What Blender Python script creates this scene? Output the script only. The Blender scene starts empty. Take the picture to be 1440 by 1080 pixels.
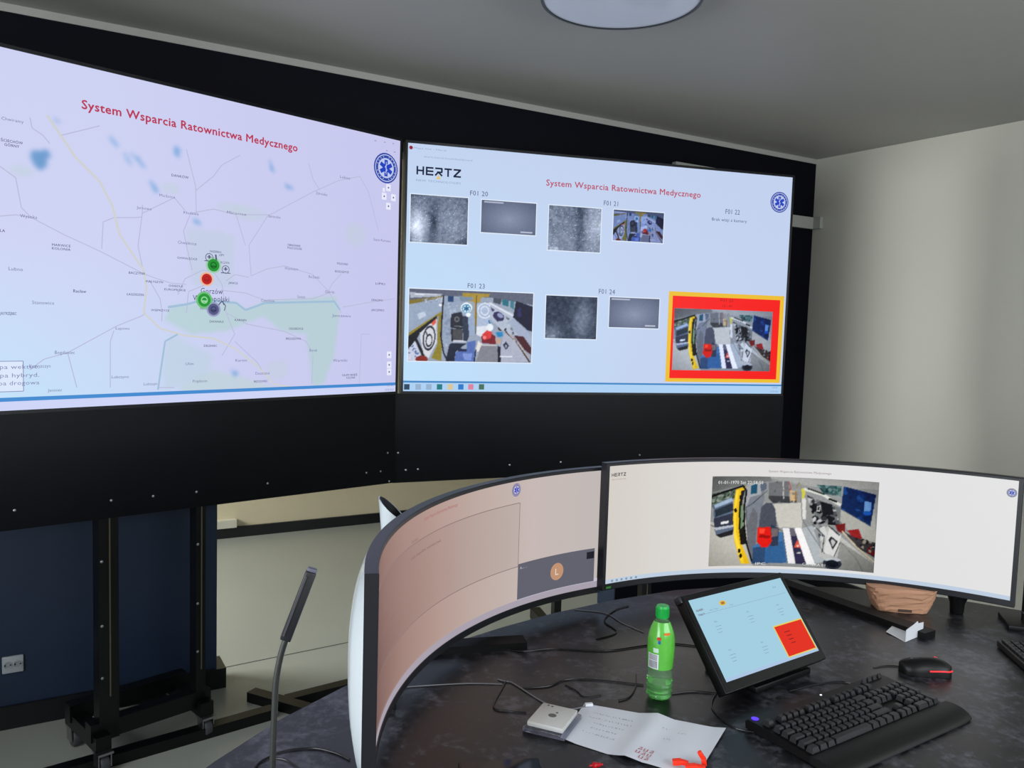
import bpy, bmesh, math, random
import numpy as np
from mathutils import Vector, Matrix
random.seed(7)
C = bpy.context.scene.collection
SC = bpy.context.scene
PI = math.pi
# ------------------------------------------------------------------ camera, world, lights, exposure
EYE = Vector((0, 0, 1.55)); FPX = 1146.258
PITCH, ROLL, YAW = 0.07309, 0.03058, 0.53624
FW = Vector((math.sin(YAW)*math.cos(PITCH), math.cos(YAW)*math.cos(PITCH), -math.sin(PITCH)))
_r0 = Vector((math.cos(YAW), -math.sin(YAW), 0)); _u0 = _r0.cross(FW)
RT = _r0*math.cos(ROLL) + _u0*math.sin(ROLL); UP = -_r0*math.sin(ROLL) + _u0*math.cos(ROLL)
cd = bpy.data.cameras.new('camera'); cam = bpy.data.objects.new('camera', cd); C.objects.link(cam)
cd.sensor_fit = 'HORIZONTAL'; cd.sensor_width = 36; cd.lens = 36*FPX/1440; cd.clip_start = 0.05
cam.matrix_world = Matrix(((RT.x, UP.x, -FW.x, EYE.x), (RT.y, UP.y, -FW.y, EYE.y), (RT.z, UP.z, -FW.z, EYE.z), (0, 0, 0, 1)))
SC.camera = cam
w = bpy.data.worlds.new('sky'); SC.world = w; w.use_nodes = True
w.node_tree.nodes['Background'].inputs[0].default_value = (.62, .75, 1, 1)
w.node_tree.nodes['Background'].inputs[1].default_value = 1.0
def area(name, loc, direction, sx, sy, power, col):
    l = bpy.data.lights.new(name, 'AREA'); l.shape = 'RECTANGLE'; l.size = sx; l.size_y = sy; l.energy = power; l.color = col
    o = bpy.data.objects.new(name, l); C.objects.link(o); o.location = loc
    o.rotation_euler = Vector(direction).to_track_quat('-Z', 'Y').to_euler(); return o
# daylight entering by the windows (rear wall, left wall, and the far room's left end)
area('window_light_rear', (2.2, -1.22, 1.75), (0, 1, .22), 3.4, 1.15, 72, (.93, .97, 1))
area('window_light_left', (-1.6, 0.7, 1.55), (1, 0, .12), 2.6, 1.25, 96, (.93, .97, 1))
area('window_light_far_room', (-1.6, 4.75, 1.5), (1, -.3, -.3), 1.4, 1.3, 150, (.98, 1, .97))
SC.view_settings.view_transform = 'Standard'; SC.view_settings.look = 'None'
SC.view_settings.exposure = 0; SC.view_settings.gamma = 1; SC.view_settings.use_curve_mapping = False

# ------------------------------------------------------------------ helpers
def lin(c):
    return tuple(((x/255)/12.92 if x/255 <= .04045 else (((x/255)+.055)/1.055)**2.4) for x in c)
def ray(x, y): return FW + RT*((x-720)/FPX) - UP*((y-540)/FPX)
def atz(x, y, z): d = ray(x, y); return EYE + d*((z-EYE.z)/d.z)
def aty(x, y, Y): d = ray(x, y); return EYE + d*(Y/d.y)
def atx(x, y, X): d = ray(x, y); return EYE + d*(X/d.x)
def atd(x, y, D): return EYE + ray(x, y)*D
_m = {}
def pm(name, col, rough=.5, metal=0, noise=0, nscale=8, bump=0, bscale=60, spec=.5, coat=0, trans=0, ior=1.45, rvar=0, emit=None, es=1):
    if name in _m: return _m[name]
    m = bpy.data.materials.new(name); m.use_nodes = True; nt = m.node_tree; b = nt.nodes['Principled BSDF']
    c = lin(col); b.inputs['Base Color'].default_value = (*c, 1); b.inputs['Roughness'].default_value = rough
    b.inputs['Metallic'].default_value = metal; b.inputs['Specular IOR Level'].default_value = spec
    b.inputs['Coat Weight'].default_value = coat; b.inputs['Transmission Weight'].default_value = trans; b.inputs['IOR'].default_value = ior
    tc = nt.nodes.new('ShaderNodeTexCoord')
    n = nt.nodes.new('ShaderNodeTexNoise'); n.inputs['Scale'].default_value = nscale; n.inputs['Detail'].default_value = 6
    nt.links.new(tc.outputs['Object'], n.inputs['Vector'])
    amt = noise if noise else .04
    mx = nt.nodes.new('ShaderNodeMix'); mx.data_type = 'RGBA'
    mx.inputs['A'].default_value = (*[x*(1-amt) for x in c], 1); mx.inputs['B'].default_value = (*[min(1, x*(1+amt)) for x in c], 1)
    nt.links.new(n.outputs['Fac'], mx.inputs['Factor']); nt.links.new(mx.outputs['Result'], b.inputs['Base Color'])
    if rvar:
        mr = nt.nodes.new('ShaderNodeMapRange'); mr.inputs['To Min'].default_value = rough-rvar; mr.inputs['To Max'].default_value = rough+rvar
        nt.links.new(n.outputs['Fac'], mr.inputs['Value']); nt.links.new(mr.outputs['Result'], b.inputs['Roughness'])
    if bump:
        n2 = nt.nodes.new('ShaderNodeTexNoise'); n2.inputs['Scale'].default_value = bscale; nt.links.new(tc.outputs['Object'], n2.inputs['Vector'])
        bp = nt.nodes.new('ShaderNodeBump'); bp.inputs['Strength'].default_value = bump; bp.inputs['Distance'].default_value = .004
        nt.links.new(n2.outputs['Fac'], bp.inputs['Height']); nt.links.new(bp.outputs['Normal'], b.inputs['Normal'])
    if emit:
        b.inputs['Emission Color'].default_value = (*lin(emit), 1); b.inputs['Emission Strength'].default_value = es
    _m[name] = m; return m
def em(col, es=1):
    """a lit area of a screen"""
    name = 'lit_%d_%d_%d' % tuple(col)
    if name in _m: return _m[name]
    m = bpy.data.materials.new(name); m.use_nodes = True; b = m.node_tree.nodes['Principled BSDF']
    b.inputs['Base Color'].default_value = (0, 0, 0, 1); b.inputs['Roughness'].default_value = .35; b.inputs['Specular IOR Level'].default_value = .12
    b.inputs['Emission Color'].default_value = (*lin(col), 1); b.inputs['Emission Strength'].default_value = es
    _m[name] = m; return m
def em_attr():
    if 'lit_picture' in _m: return _m['lit_picture']
    m = bpy.data.materials.new('lit_picture'); m.use_nodes = True; nt = m.node_tree; b = nt.nodes['Principled BSDF']
    b.inputs['Base Color'].default_value = (0, 0, 0, 1); b.inputs['Roughness'].default_value = .35; b.inputs['Specular IOR Level'].default_value = .12
    a = nt.nodes.new('ShaderNodeAttribute'); a.attribute_name = 'pic'; nt.links.new(a.outputs['Color'], b.inputs['Emission Color'])
    b.inputs['Emission Strength'].default_value = 1; _m['lit_picture'] = m; return m

class MB:
    def __init__(s): s.v = []; s.f = []; s.sm = []
    def add(s, vs, fs, smooth=False):
        o = len(s.v); s.v += [Vector(v) for v in vs]; s.f += [[i+o for i in f] for f in fs]; s.sm += [smooth]*len(fs); return s
    def box(s, c, d, rot=0, tilt=None, bev=0):
        """box centred at c, full sizes d, turned about z by rot"""
        bm = bmesh.new(); bmesh.ops.create_cube(bm, size=1)
        for v in bm.verts: v.co = Vector((v.co.x*d[0], v.co.y*d[1], v.co.z*d[2]))
        if bev: bmesh.ops.bevel(bm, geom=list(bm.edges), offset=bev, segments=2, affect='EDGES', profile=.5)
        M = Matrix.Translation(c) @ Matrix.Rotation(rot, 4, 'Z')
        if tilt is not None: M = M @ tilt
        bm.verts.index_update()
        s.add([M @ v.co for v in bm.verts], [[v.index for v in f.verts] for f in bm.faces], bev > 0); bm.free(); return s
    def bar(s, a, b, wd, ht, bev=0):
        a = Vector(a); b = Vector(b); d = b-a; q = d.to_track_quat('X', 'Z').to_matrix().to_4x4()
        bm = bmesh.new(); bmesh.ops.create_cube(bm, size=1)
        for v in bm.verts: v.co = Vector((v.co.x*d.length, v.co.y*wd, v.co.z*ht))
        if bev: bmesh.ops.bevel(bm, geom=list(bm.edges), offset=bev, segments=2, affect='EDGES', profile=.5)
        M = Matrix.Translation((a+b)/2) @ q; bm.verts.index_update()
        s.add([M @ v.co for v in bm.verts], [[v.index for v in f.verts] for f in bm.faces], bev > 0); bm.free(); return s
    def lathe(s, prof, c=(0, 0, 0), n=32, axis=None, caps=True, sx=1, sy=1):
        c = Vector(c); q = Matrix.Identity(3) if axis is None else Vector(axis).to_track_quat('Z', 'Y').to_matrix()
        vs = []; fs = []
        for r, z in prof:
            for k in range(n): vs.append(c + q @ Vector((r*sx*math.cos(2*PI*k/n), r*sy*math.sin(2*PI*k/n), z)))
        for j in range(len(prof)-1):
            for k in range(n): fs.append([j*n+k, j*n+(k+1) % n, (j+1)*n+(k+1) % n, (j+1)*n+k])
        if caps:
            if prof[0][0] > 1e-6: fs.append([k for k in range(n)][::-1])
            if prof[-1][0] > 1e-6: fs.append([(len(prof)-1)*n+k for k in range(n)])
        return s.add(vs, fs, True)
    def tube(s, pts, r, n=8, smooth=True):
        P = [Vector(p) for p in pts]
        if smooth and len(P) > 2:
            Q = []
            for i in range(len(P)-1):
                p0 = P[max(i-1, 0)]; p1 = P[i]; p2 = P[i+1]; p3 = P[min(i+2, len(P)-1)]
                for k in range(6):
                    t = k/6; Q.append(.5*((2*p1)+(p2-p0)*t+(2*p0-5*p1+4*p2-p3)*t*t+(3*p1-p0-3*p2+p3)*t**3))
            Q.append(P[-1]); P = Q
        vs = []; fs = []; u = None
        for i, p in enumerate(P):
            d = (P[min(i+1, len(P)-1)] - P[max(i-1, 0)]).normalized()
            if u is None: u = d.orthogonal().normalized()
            u = (u - d*u.dot(d)).normalized(); v = d.cross(u)
            rr = r[min(i*len(r)//len(P), len(r)-1)] if isinstance(r, (list, tuple)) else r
            for k in range(n): vs.append(p + (u*math.cos(2*PI*k/n)+v*math.sin(2*PI*k/n))*rr)
        for i in range(len(P)-1):
            for k in range(n): fs.append([i*n+k, i*n+(k+1) % n, (i+1)*n+(k+1) % n, (i+1)*n+k])
        fs.append(list(range(n))[::-1]); fs.append([(len(P)-1)*n+k for k in range(n)])
        return s.add(vs, fs, True)
    def prism(s, poly, z0, z1):
        n = len(poly); vs = [(x, y, z0) for x, y in poly]+[(x, y, z1) for x, y in poly]
        return s.add(vs, [list(range(n))[::-1], list(range(n, 2*n))]+[[i, (i+1) % n, n+(i+1) % n, n+i] for i in range(n)])
def worldmat(o):
    M = o.matrix_basis.copy()
    while o.parent: o = o.parent; M = o.matrix_basis @ M
    return M
def build(name, mb, mat, parent=None, local=False, data_attr=None, fixn=True):
    me = bpy.data.meshes.new(name)
    vs = mb.v; loc = None
    if parent is not None:
        if not local:
            inv = worldmat(parent).inverted(); vs = [inv @ v for v in vs]
    else:
        xs = [v.x for v in vs]; ys = [v.y for v in vs]; zs = [v.z for v in vs]
        loc = Vector(((min(xs)+max(xs))/2, (min(ys)+max(ys))/2, min(zs))); vs = [v-loc for v in vs]
    me.from_pydata([tuple(v) for v in vs], [], mb.f)
    for p, sm in zip(me.polygons, mb.sm): p.use_smooth = sm
    if fixn:
        bm = bmesh.new(); bm.from_mesh(me); bmesh.ops.recalc_face_normals(bm, faces=bm.faces); bm.to_mesh(me); bm.free()
    if any(mb.sm): me.set_sharp_from_angle(angle=math.radians(40))
    if data_attr is not None:
        a = me.color_attributes.new('pic', 'FLOAT_COLOR', 'POINT'); a.data.foreach_set('color', data_attr.astype(np.float32).ravel())
    me.materials.append(mat)
    o = bpy.data.objects.new(name, me); C.objects.link(o)
    if parent is not None: o.parent = parent
    else: o.location = loc
    return o
def tag(o, label=None, cat=None, group=None, kind=None):
    if label: o['label'] = label
    if cat: o['category'] = cat
    if group: o['group'] = group
    if kind: o['kind'] = kind
    return o
def thing(name, label, cat, loc, rz=0, group=None):
    o = bpy.data.objects.new(name, None); o.empty_display_size = .05; C.objects.link(o)
    o.location = loc; o.rotation_euler = (0, 0, rz); return tag(o, label, cat, group)
def struct(name, mb, mat, parent=None, label=None):
    o = build(name, mb, mat, parent)
    if parent is None: o['kind'] = 'structure'
    if label: o['label'] = label
    return o
def share(o, parent, loc, rz=0):
    c = o.copy(); C.objects.link(c); c.parent = parent; c.location = loc; c.rotation_euler = (0, 0, rz); return c

# ------------------------------------------------------------------ materials
M_ceil = pm('ceiling_paint', (152, 151, 146), .55, noise=.03, nscale=2)
M_wallg = pm('grey_white_wall_paint', (182, 180, 169), .45, noise=.03, nscale=1.5)
M_navy = pm('navy_wall_paint', (15, 33, 56), .5, noise=.06, nscale=2)
M_cream = pm('cream_wall_paint', (214, 203, 172), .6, noise=.03)
M_floor = pm('pale_vinyl_floor', (150, 153, 145), .3, noise=.04, nscale=3)
M_black = pm('black_satin', (9, 10, 12), .42, noise=.15, nscale=12)
M_panel = pm('black_laminate_panel', (5, 6, 10), .38, spec=.17, noise=.1, nscale=4, rvar=.05)
M_steel = pm('black_painted_steel', (5, 6, 7), .35, spec=.4)
M_plast = pm('black_plastic', (8, 8, 9), .42, spec=.35)
M_plastg = pm('dark_grey_plastic', (40, 40, 44), .4)
M_white = pm('glossy_white_plastic', (192, 199, 203), .18, coat=.3)
M_chrome = pm('zinc_plated_steel', (170, 172, 175), .28, metal=1, noise=.1, nscale=30)
M_grey = pm('light_grey_pvc', (150, 152, 145), .5)
M_paper = pm('white_paper', (212, 216, 226), .8, noise=.03, nscale=20)

# ------------------------------------------------------------------ room shell
YW, ZC, XR, YC = 3.448, 2.612, 4.165, 5.821
X0, Y0 = -1.7, -1.35
TH = .15
def bx(x0, x1, y0, y1, z0, z1): return MB().box(((x0+x1)/2, (y0+y1)/2, (z0+z1)/2), (x1-x0, y1-y0, z1-z0))
floor = struct('floor', bx(X0-TH, XR+TH, Y0-TH, YC+TH, -.1, 0), M_floor)
struct('ceiling', bx(X0-TH, XR+TH, Y0-TH, YC+TH, ZC, ZC+.1), M_ceil)
struct('wall_right', bx(XR, XR+TH, Y0, YC, 0, ZC), M_wallg)
OP0, OP1, OPZ = .659, 2.74, 2.3         # opening behind the video wall
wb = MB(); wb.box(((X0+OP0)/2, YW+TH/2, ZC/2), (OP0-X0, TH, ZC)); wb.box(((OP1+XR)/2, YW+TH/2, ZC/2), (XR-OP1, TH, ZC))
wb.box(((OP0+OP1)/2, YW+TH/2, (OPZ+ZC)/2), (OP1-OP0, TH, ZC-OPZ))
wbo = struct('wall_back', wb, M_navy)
# near-black layer, added as painted shade over the navy back wall from display height up, and right of the opening
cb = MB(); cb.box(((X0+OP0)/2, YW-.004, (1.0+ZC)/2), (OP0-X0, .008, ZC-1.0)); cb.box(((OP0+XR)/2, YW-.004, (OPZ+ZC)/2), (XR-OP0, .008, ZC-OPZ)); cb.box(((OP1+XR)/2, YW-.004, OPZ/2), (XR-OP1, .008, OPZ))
build('wall_shade_layer', cb, pm('near_black_wall_shade', (5, 5, 15), .6, spec=.12), wbo)
struct('wall_far', bx(X0-TH, XR+TH, YC, YC+TH, 0, ZC), M_cream)
# left wall and rear wall with their windows behind and beside the camera
wl = MB()
wx = X0-TH/2
wl.box((wx, (Y0-.7)/2, ZC/2), (TH, -.7-Y0, ZC)); wl.box((wx, (2.1+4.0)/2, ZC/2), (TH, 1.9, ZC)); wl.box((wx, (5.5+YC)/2, ZC/2), (TH, YC-5.5, ZC))
for a, b in ((-.7, 2.1), (4.0, 5.5)):
    wl.box((wx, (a+b)/2, .42), (TH, b-a, .84)); wl.box((wx, (a+b)/2, (2.2+ZC)/2), (TH, b-a, ZC-2.2))
struct('wall_left', wl, M_wallg)
wr = MB(); wy = Y0-TH/2
wr.box(((X0+.4)/2, wy, ZC/2), (.4-X0, TH, ZC)); wr.box(((4.0+XR)/2, wy, ZC/2), (XR-4.0, TH, ZC))
wr.box((2.2, wy, .55), (3.6, TH, 1.1)); wr.box((2.2, wy, (2.4+ZC)/2), (3.6, TH, ZC-2.4))
struct('wall_rear', wr, M_wallg)
M_glass = pm('window_glass', (240, 245, 245), .02, trans=1, ior=1.1)
def window(name, ax, a, b, z0, z1, at):
    fr = MB(); t = .05
    def q(u, z, du, dz, th):
        fr.box((at, u, z) if ax == 'y' else (u, at, z), (th, du, dz) if ax == 'y' else (du, th, dz))
    q((a+b)/2, z0+t/2, b-a, t, .06); q((a+b)/2, z1-t/2, b-a, t, .06)
    for u in (a+t/2, (a+b)/2, b-t/2): q(u, (z0+z1)/2, t, z1-z0-2*t, .06)
    o = struct(name, fr, M_white)
    g = MB(); g.box((at, (a+b)/2, (z0+z1)/2) if ax == 'y' else ((a+b)/2, at, (z0+z1)/2), (.008, b-a-2*t, z1-z0-2*t) if ax == 'y' else (b-a-2*t, .008, z1-z0-2*t))
    build('pane', g, M_glass, o)
window('window_1', 'y', -.7, 2.1, .84, 2.2, wx); window('window_2', 'y', 4.0, 5.5, .84, 2.2, wx); window('window_3', 'x', .4, 4.0, 1.1, 2.4, wy)
# skirting boards
M_skirt = pm('black_skirting', (10, 12, 16), .35)
struct('baseboard_back', bx(X0, OP0+.035, YW-.018, YW, 0, .085).box((OP0+.0175, YW+.06, .0425), (.035, .12, .085)), M_skirt)
struct('baseboard_far', bx(X0, XR, YC-.018, YC, 0, .075), M_skirt)
struct('baseboard_right', bx(XR-.016, XR, Y0, YW, 0, .08), M_skirt)
# strip of ceiling paint along the top of the navy wall
struct('trim_1', bx(X0, XR, YW-.012, YW, ZC-.028, ZC), M_ceil)
# cable trunking on the back wall by the corner, and a short duct peeking above the right display
a = aty(1113, 303, YW); b = aty(1113, 319.5, YW)
tr = bx(3.45, XR, YW-.03, YW, b.z, a.z); tr.box((XR-.012, YW-.04, (a.z+b.z)/2), (.024, .08, a.z-b.z)); struct('trim_2', tr, M_grey)
a = aty(951, 227, YW-.04); struct('trim_3', bx(a.x, a.x+.75, YW-.04, YW, a.z-.07, a.z), M_grey)
# white duct end on the cream wall, seen through the opening
a = aty(309, 733, YC-.04); b = aty(333, 741, YC-.04); struct('trim_4', bx(a.x-.7, b.x, YC-.04, YC, .076, a.z), pm('ivory_pvc', (205, 202, 185), .45))
# seam of the vinyl floor
p0 = atz(300, 942, .0); p1 = atz(560, 889, .0); sm_ = MB().bar((p0.x, p0.y, .0004), (p1.x, p1.y, .0004), .006, .0012)
build('seam', sm_, pm('dark_seam', (70, 70, 64), .8), floor)

# ------------------------------------------------------------------ screen surfaces
class Flat:
    def __init__(s, O, X, Z, W, H):
        s.O = Vector(O); s.X = Vector(X).normalized(); s.Z = Vector(Z).normalized(); s.N = s.X.cross(s.Z); s.W = W; s.H = H
    def pt(s, a, b, off=0): return s.O + s.X*a + s.Z*b + s.N*off
    def inv(s, px, py):
        d = ray(px, py); P = EYE + d*((s.O-EYE).dot(s.N)/d.dot(s.N)) - s.O
        return P.dot(s.X), P.dot(s.Z)
class Curved:
    def __init__(s, cx, cy, yaw, R, zb, W, H):
        s.c = Vector((cx, cy)); s.yaw = yaw; s.R = R; s.zb = zb; s.W = W; s.H = H
        s.cc = s.c + Vector((math.sin(yaw), -math.cos(yaw)))*R          # centre of curvature, on the viewer's side
    def pt(s, a, b, off=0):
        t = (a-s.W/2)/s.R; r = s.R-off
        lx = r*math.sin(t); ly = r*math.cos(t); c, n = math.cos(s.yaw), math.sin(s.yaw)
        return Vector((s.cc.x + lx*c - ly*n, s.cc.y + lx*n + ly*c, s.zb+b))
    def inv(s, px, py):
        d = ray(px, py); o = EYE.xy - s.cc; dd = d.xy
        A = dd.dot(dd); B = 2*o.dot(dd); CC = o.dot(o)-s.R**2; D = max(0, B*B-4*A*CC); t = (-B+math.sqrt(D))/(2*A)
        P = EYE + d*t; l = P.xy - s.cc; c, n = math.cos(-s.yaw), math.sin(-s.yaw)
        lx = l.x*c - l.y*n; ly = l.x*n + l.y*c
        return math.atan2(lx, ly)*s.R + s.W/2, P.z-s.zb
class Ink:
    """flat print on a screen, all pieces of one colour"""
    def __init__(s, S, off): s.S = S; s.off = off; s.m = MB()
    def rect(s, a0, b0, a1, b1):
        if a0 > a1: a0, a1 = a1, a0
        if b0 > b1: b0, b1 = b1, b0
        n = 1 if isinstance(s.S, Flat) else max(1, int((a1-a0)/.015)+1)
        vs = []; fs = []
        for i in range(n+1):
            a = a0+(a1-a0)*i/n; vs += [s.S.pt(a, b0, s.off), s.S.pt(a, b1, s.off)]
        for i in range(n): fs.append([2*i, 2*i+2, 2*i+3, 2*i+1])
        s.m.add(vs, fs); return s
    def rectp(s, x0, y0, x1, y1):
        a0, b0 = s.S.inv(x0, y0); a1, b1 = s.S.inv(x1, y1); return s.rect(a0, b0, a1, b1)
    def poly(s, pts):
        s.m.add([s.S.pt(a, b, s.off) for a, b in pts], [list(range(len(pts)))]); return s
    def polyp(s, pts): return s.poly([s.S.inv(*p) for p in pts])
    def disc(s, a, b, r, n=24, ry=None, r0=0):
        ry = ry or r; q = [(math.cos(2*PI*k/n), math.sin(2*PI*k/n)) for k in range(n)]
        if not r0: return s.poly([(a+r*x, b+ry*y) for x, y in q])
        vs = [s.S.pt(a+r*x, b+ry*y, s.off) for x, y in q]+[s.S.pt(a+r0*x, b+r0*ry/r*y, s.off) for x, y in q]
        s.m.add(vs, [[k, (k+1) % n, n+(k+1) % n, n+k] for k in range(n)]); return s
    def line(s, pts, wd):
        for i in range(len(pts)-1):
            a = Vector(pts[i]); b = Vector(pts[i+1]); L = (b-a).length
            k = 1 if isinstance(s.S, Flat) else max(1, int(L/.02)+1)
            d = (b-a)/max(L, 1e-9); n = Vector((-d.y, d.x))*wd/2
            for j in range(k):
                p = a+(b-a)*j/k; q = a+(b-a)*(j+1)/k
                s.m.add([s.S.pt(*(p-n), s.off), s.S.pt(*(q-n), s.off), s.S.pt(*(q+n), s.off), s.S.pt(*(p+n), s.off)], [[0, 1, 2, 3]])
        return s
    def linep(s, pts, wd): return s.line([s.S.inv(*p) for p in pts], wd)
    def text(s, t, p0, p1, hpx, thick=0):
        a0, b0 = s.S.inv(*p0); a1, b1 = s.S.inv(*p1); hh = s.S.inv(p0[0], p0[1]-hpx)[1]-b0
        return s.textm(t, a0, (b0+b1)/2, a1-a0, hh, thick)
    def textm(s, t, a, b, wd, hh, thick=0):
        if thick:
            for q in (-1, 1): s.textm(t, a+q*hh*thick, b, wd, hh)
            for q in (-1, 1): s.textm(t, a, b+q*hh*thick, wd, hh)
            return s
        cu = bpy.data.curves.new('t', 'FONT'); cu.body = t; cu.size = 1; cu.resolution_u = 2; cu.space_character = 1.06
        ob = bpy.data.objects.new('t', cu); me = bpy.data.meshes.new_from_object(ob)
        if len(me.vertices) == 0: return s
        xs = [v.co.x for v in me.vertices]; x0, x1 = min(xs), max(xs); k = wd/(x1-x0); ky = hh/.73
        oo = s.off+.00002*(len(s.m.v) % 7); s.m.add([s.S.pt(a+(v.co.x-x0)*k, b+v.co.y*ky, oo) for v in me.vertices], [list(p.vertices) for p in me.polygons])
        bpy.data.objects.remove(ob); bpy.data.curves.remove(cu); bpy.data.meshes.remove(me); return s
    def done(s, name, col, parent):
        o = build(name, s.m, em(col), parent, fixn=False)
        if any(k in name for k in ('lettering', 'names', 'roads', 'buttons', 'marks', 'symbols', 'icons', 'city_name')): o['kind'] = 'stuff'
        return o
# painted pictures (camera views shown on screens): numpy canvas over a fine grid of quads
def inpoly(X, Y, pts):
    r = np.zeros(X.shape, bool); n = len(pts)
    for i in range(n):
        x0, y0 = pts[i]; x1, y1 = pts[(i+1) % n]
        if y0 == y1: continue
        c = ((Y < y0) != (Y < y1)) & (X < (x1-x0)*(Y-y0)/(y1-y0)+x0); r ^= c
    return r
def hertz(i, a, b, wd, hh):
    st = hh*.2; lw = wd/5.9; g = lw*1.225
    def r(x0, y0, x1, y1, k): i.rect(a+g*k+lw*x0, b+hh*y0, a+g*k+lw*x1, b+hh*y1)
    sw = st/lw
    r(0, 0, sw, 1, 0); r(1-sw, 0, 1, 1, 0); r(0, .4, 1, .6, 0)
    for y in (0, .4, .8): r(0, y, 1, y+.2, 1)
    r(0, 0, sw, 1, 1)
    r(0, .8, .95, 1, 2); r(1-sw, .45, 1, .95, 2); r(.25, .38, .95, .56, 2); i.line([(a+g*2+lw*.45, b+hh*.45), (a+g*2+lw*.95, b+hh*.04)], st); i.line([(a+g*2+lw*.4, b+hh*.45), (a+g*2+lw*.02, b+hh*.04)], st)
    r(0, .8, 1, 1, 3); r(.5-sw/2, 0, .5+sw/2, .8, 3)
    r(0, .8, 1, 1, 4); r(0, 0, 1, .2, 4); i.line([(a+g*4+lw*.1, b+hh*.12), (a+g*4+lw*.9, b+hh*.88)], st*1.1)
    return i
class Canvas:
    def __init__(s, corners, nx, ny, base):
        a, b = np.meshgrid(np.linspace(0, 1, nx), np.linspace(0, 1, ny)); s.a = a; s.b = b; s.nx = nx; s.ny = ny
        TL, TR, BR, BL = [np.array(c, float) for c in corners]
        P = (1-a)[..., None]*(b[..., None]*TL+(1-b)[..., None]*BL) + a[..., None]*(b[..., None]*TR+(1-b)[..., None]*BR)
        s.X = P[..., 0]; s.Y = P[..., 1]; s.c = np.ones((ny, nx, 3))*np.array(base, float)
        s.rng = np.random.RandomState(5)
    def poly(s, col, *pts): s.c[inpoly(s.X, s.Y, pts)] = col
    def ell(s, col, x, y, rx, ry, ang=0, hollow=0):
        dx = s.X-x; dy = s.Y-y; u = dx*math.cos(ang)+dy*math.sin(ang); v = -dx*math.sin(ang)+dy*math.cos(ang)
        q = (u/rx)**2+(v/ry)**2; s.c[(q < 1) & (q >= hollow**2)] = col
    def line(s, col, w, *pts):
        for i in range(len(pts)-1):
            x0, y0 = pts[i]; x1, y1 = pts[i+1]; dx, dy = x1-x0, y1-y0; L = dx*dx+dy*dy
            t = np.clip(((s.X-x0)*dx+(s.Y-y0)*dy)/L, 0, 1); s.c[np.hypot(s.X-x0-t*dx, s.Y-y0-t*dy) < w/2] = col
    def clutter(s, region, cols, n, sz):
        x = [p[0] for p in region]; y = [p[1] for p in region]; k = 0; m = inpoly(s.X, s.Y, region)
        keep = s.c.copy()
        for _ in range(n):
            cx = s.rng.uniform(min(x), max(x)); cy = s.rng.uniform(min(y), max(y)); a = s.rng.uniform(.3, 1)*sz; b = s.rng.uniform(.3, 1)*sz
            s.ell(cols[s.rng.randint(len(cols))], cx, cy, a, b, s.rng.uniform(0, 3))
        s.c = np.where(m[..., None], s.c, keep)
    def noise(s, k, amt, sx=1, sy=1):
        g = s.rng.rand(max(2, int(s.ny/k*sy))+2, max(2, int(s.nx/k*sx))+2)
        gy = np.linspace(0, g.shape[0]-1.001, s.ny); gx = np.linspace(0, g.shape[1]-1.001, s.nx)
        iy = gy.astype(int); ix = gx.astype(int); fy = (gy-iy)[:, None]; fx = (gx-ix)[None]
        v = g[iy][:, ix]*(1-fy)*(1-fx)+g[iy+1][:, ix]*fy*(1-fx)+g[iy][:, ix+1]*(1-fy)*fx+g[iy+1][:, ix+1]*fy*fx
        s.c = s.c + (v[..., None]-.5)*2*amt; return v
    def blur(s, n=1):
        for _ in range(n):
            p = np.pad(s.c, ((1, 1), (1, 1), (0, 0)), 'edge')
            s.c = (p[1:-1, 1:-1]*4+p[:-2, 1:-1]+p[2:, 1:-1]+p[1:-1, :-2]+p[1:-1, 2:])/8
    def put(s, name, S, off, rect, parent, gain=1.0, tint=(1, 1, 1), label=None):
        a0, b0, a1, b1 = rect; m = MB(); nx, ny = s.nx, s.ny
        m.v = [S.pt(a0+(a1-a0)*a, b0+(b1-b0)*b, off) for a, b in zip(s.a.ravel(), s.b.ravel())]
        m.f = [[j*nx+i, j*nx+i+1, (j+1)*nx+i+1, (j+1)*nx+i] for j in range(ny-1) for i in range(nx-1)]; m.sm = [False]*len(m.f)
        c = np.clip(s.c*np.array(tint), 0, 255)/255; l = np.where(c <= .04045, c/12.92, ((c+.055)/1.055)**2.4)*gain
        o = build(name, m, em_attr(), parent, data_attr=np.dstack([l, np.ones((ny, nx))]), fixn=False)
        if label: o['label'] = label
        return o
def rectof(S, tl, br, tr=None, bl=None):
    a0, b1 = S.inv(*tl); a1, b0 = S.inv(*br)
    if tr: a1 = (a1+S.inv(*tr)[0])/2; b1 = (b1+S.inv(*tr)[1])/2
    if bl: a0 = (a0+S.inv(*bl)[0])/2; b0 = (b0+S.inv(*bl)[1])/2
    return a0, b0, a1, b1

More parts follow.
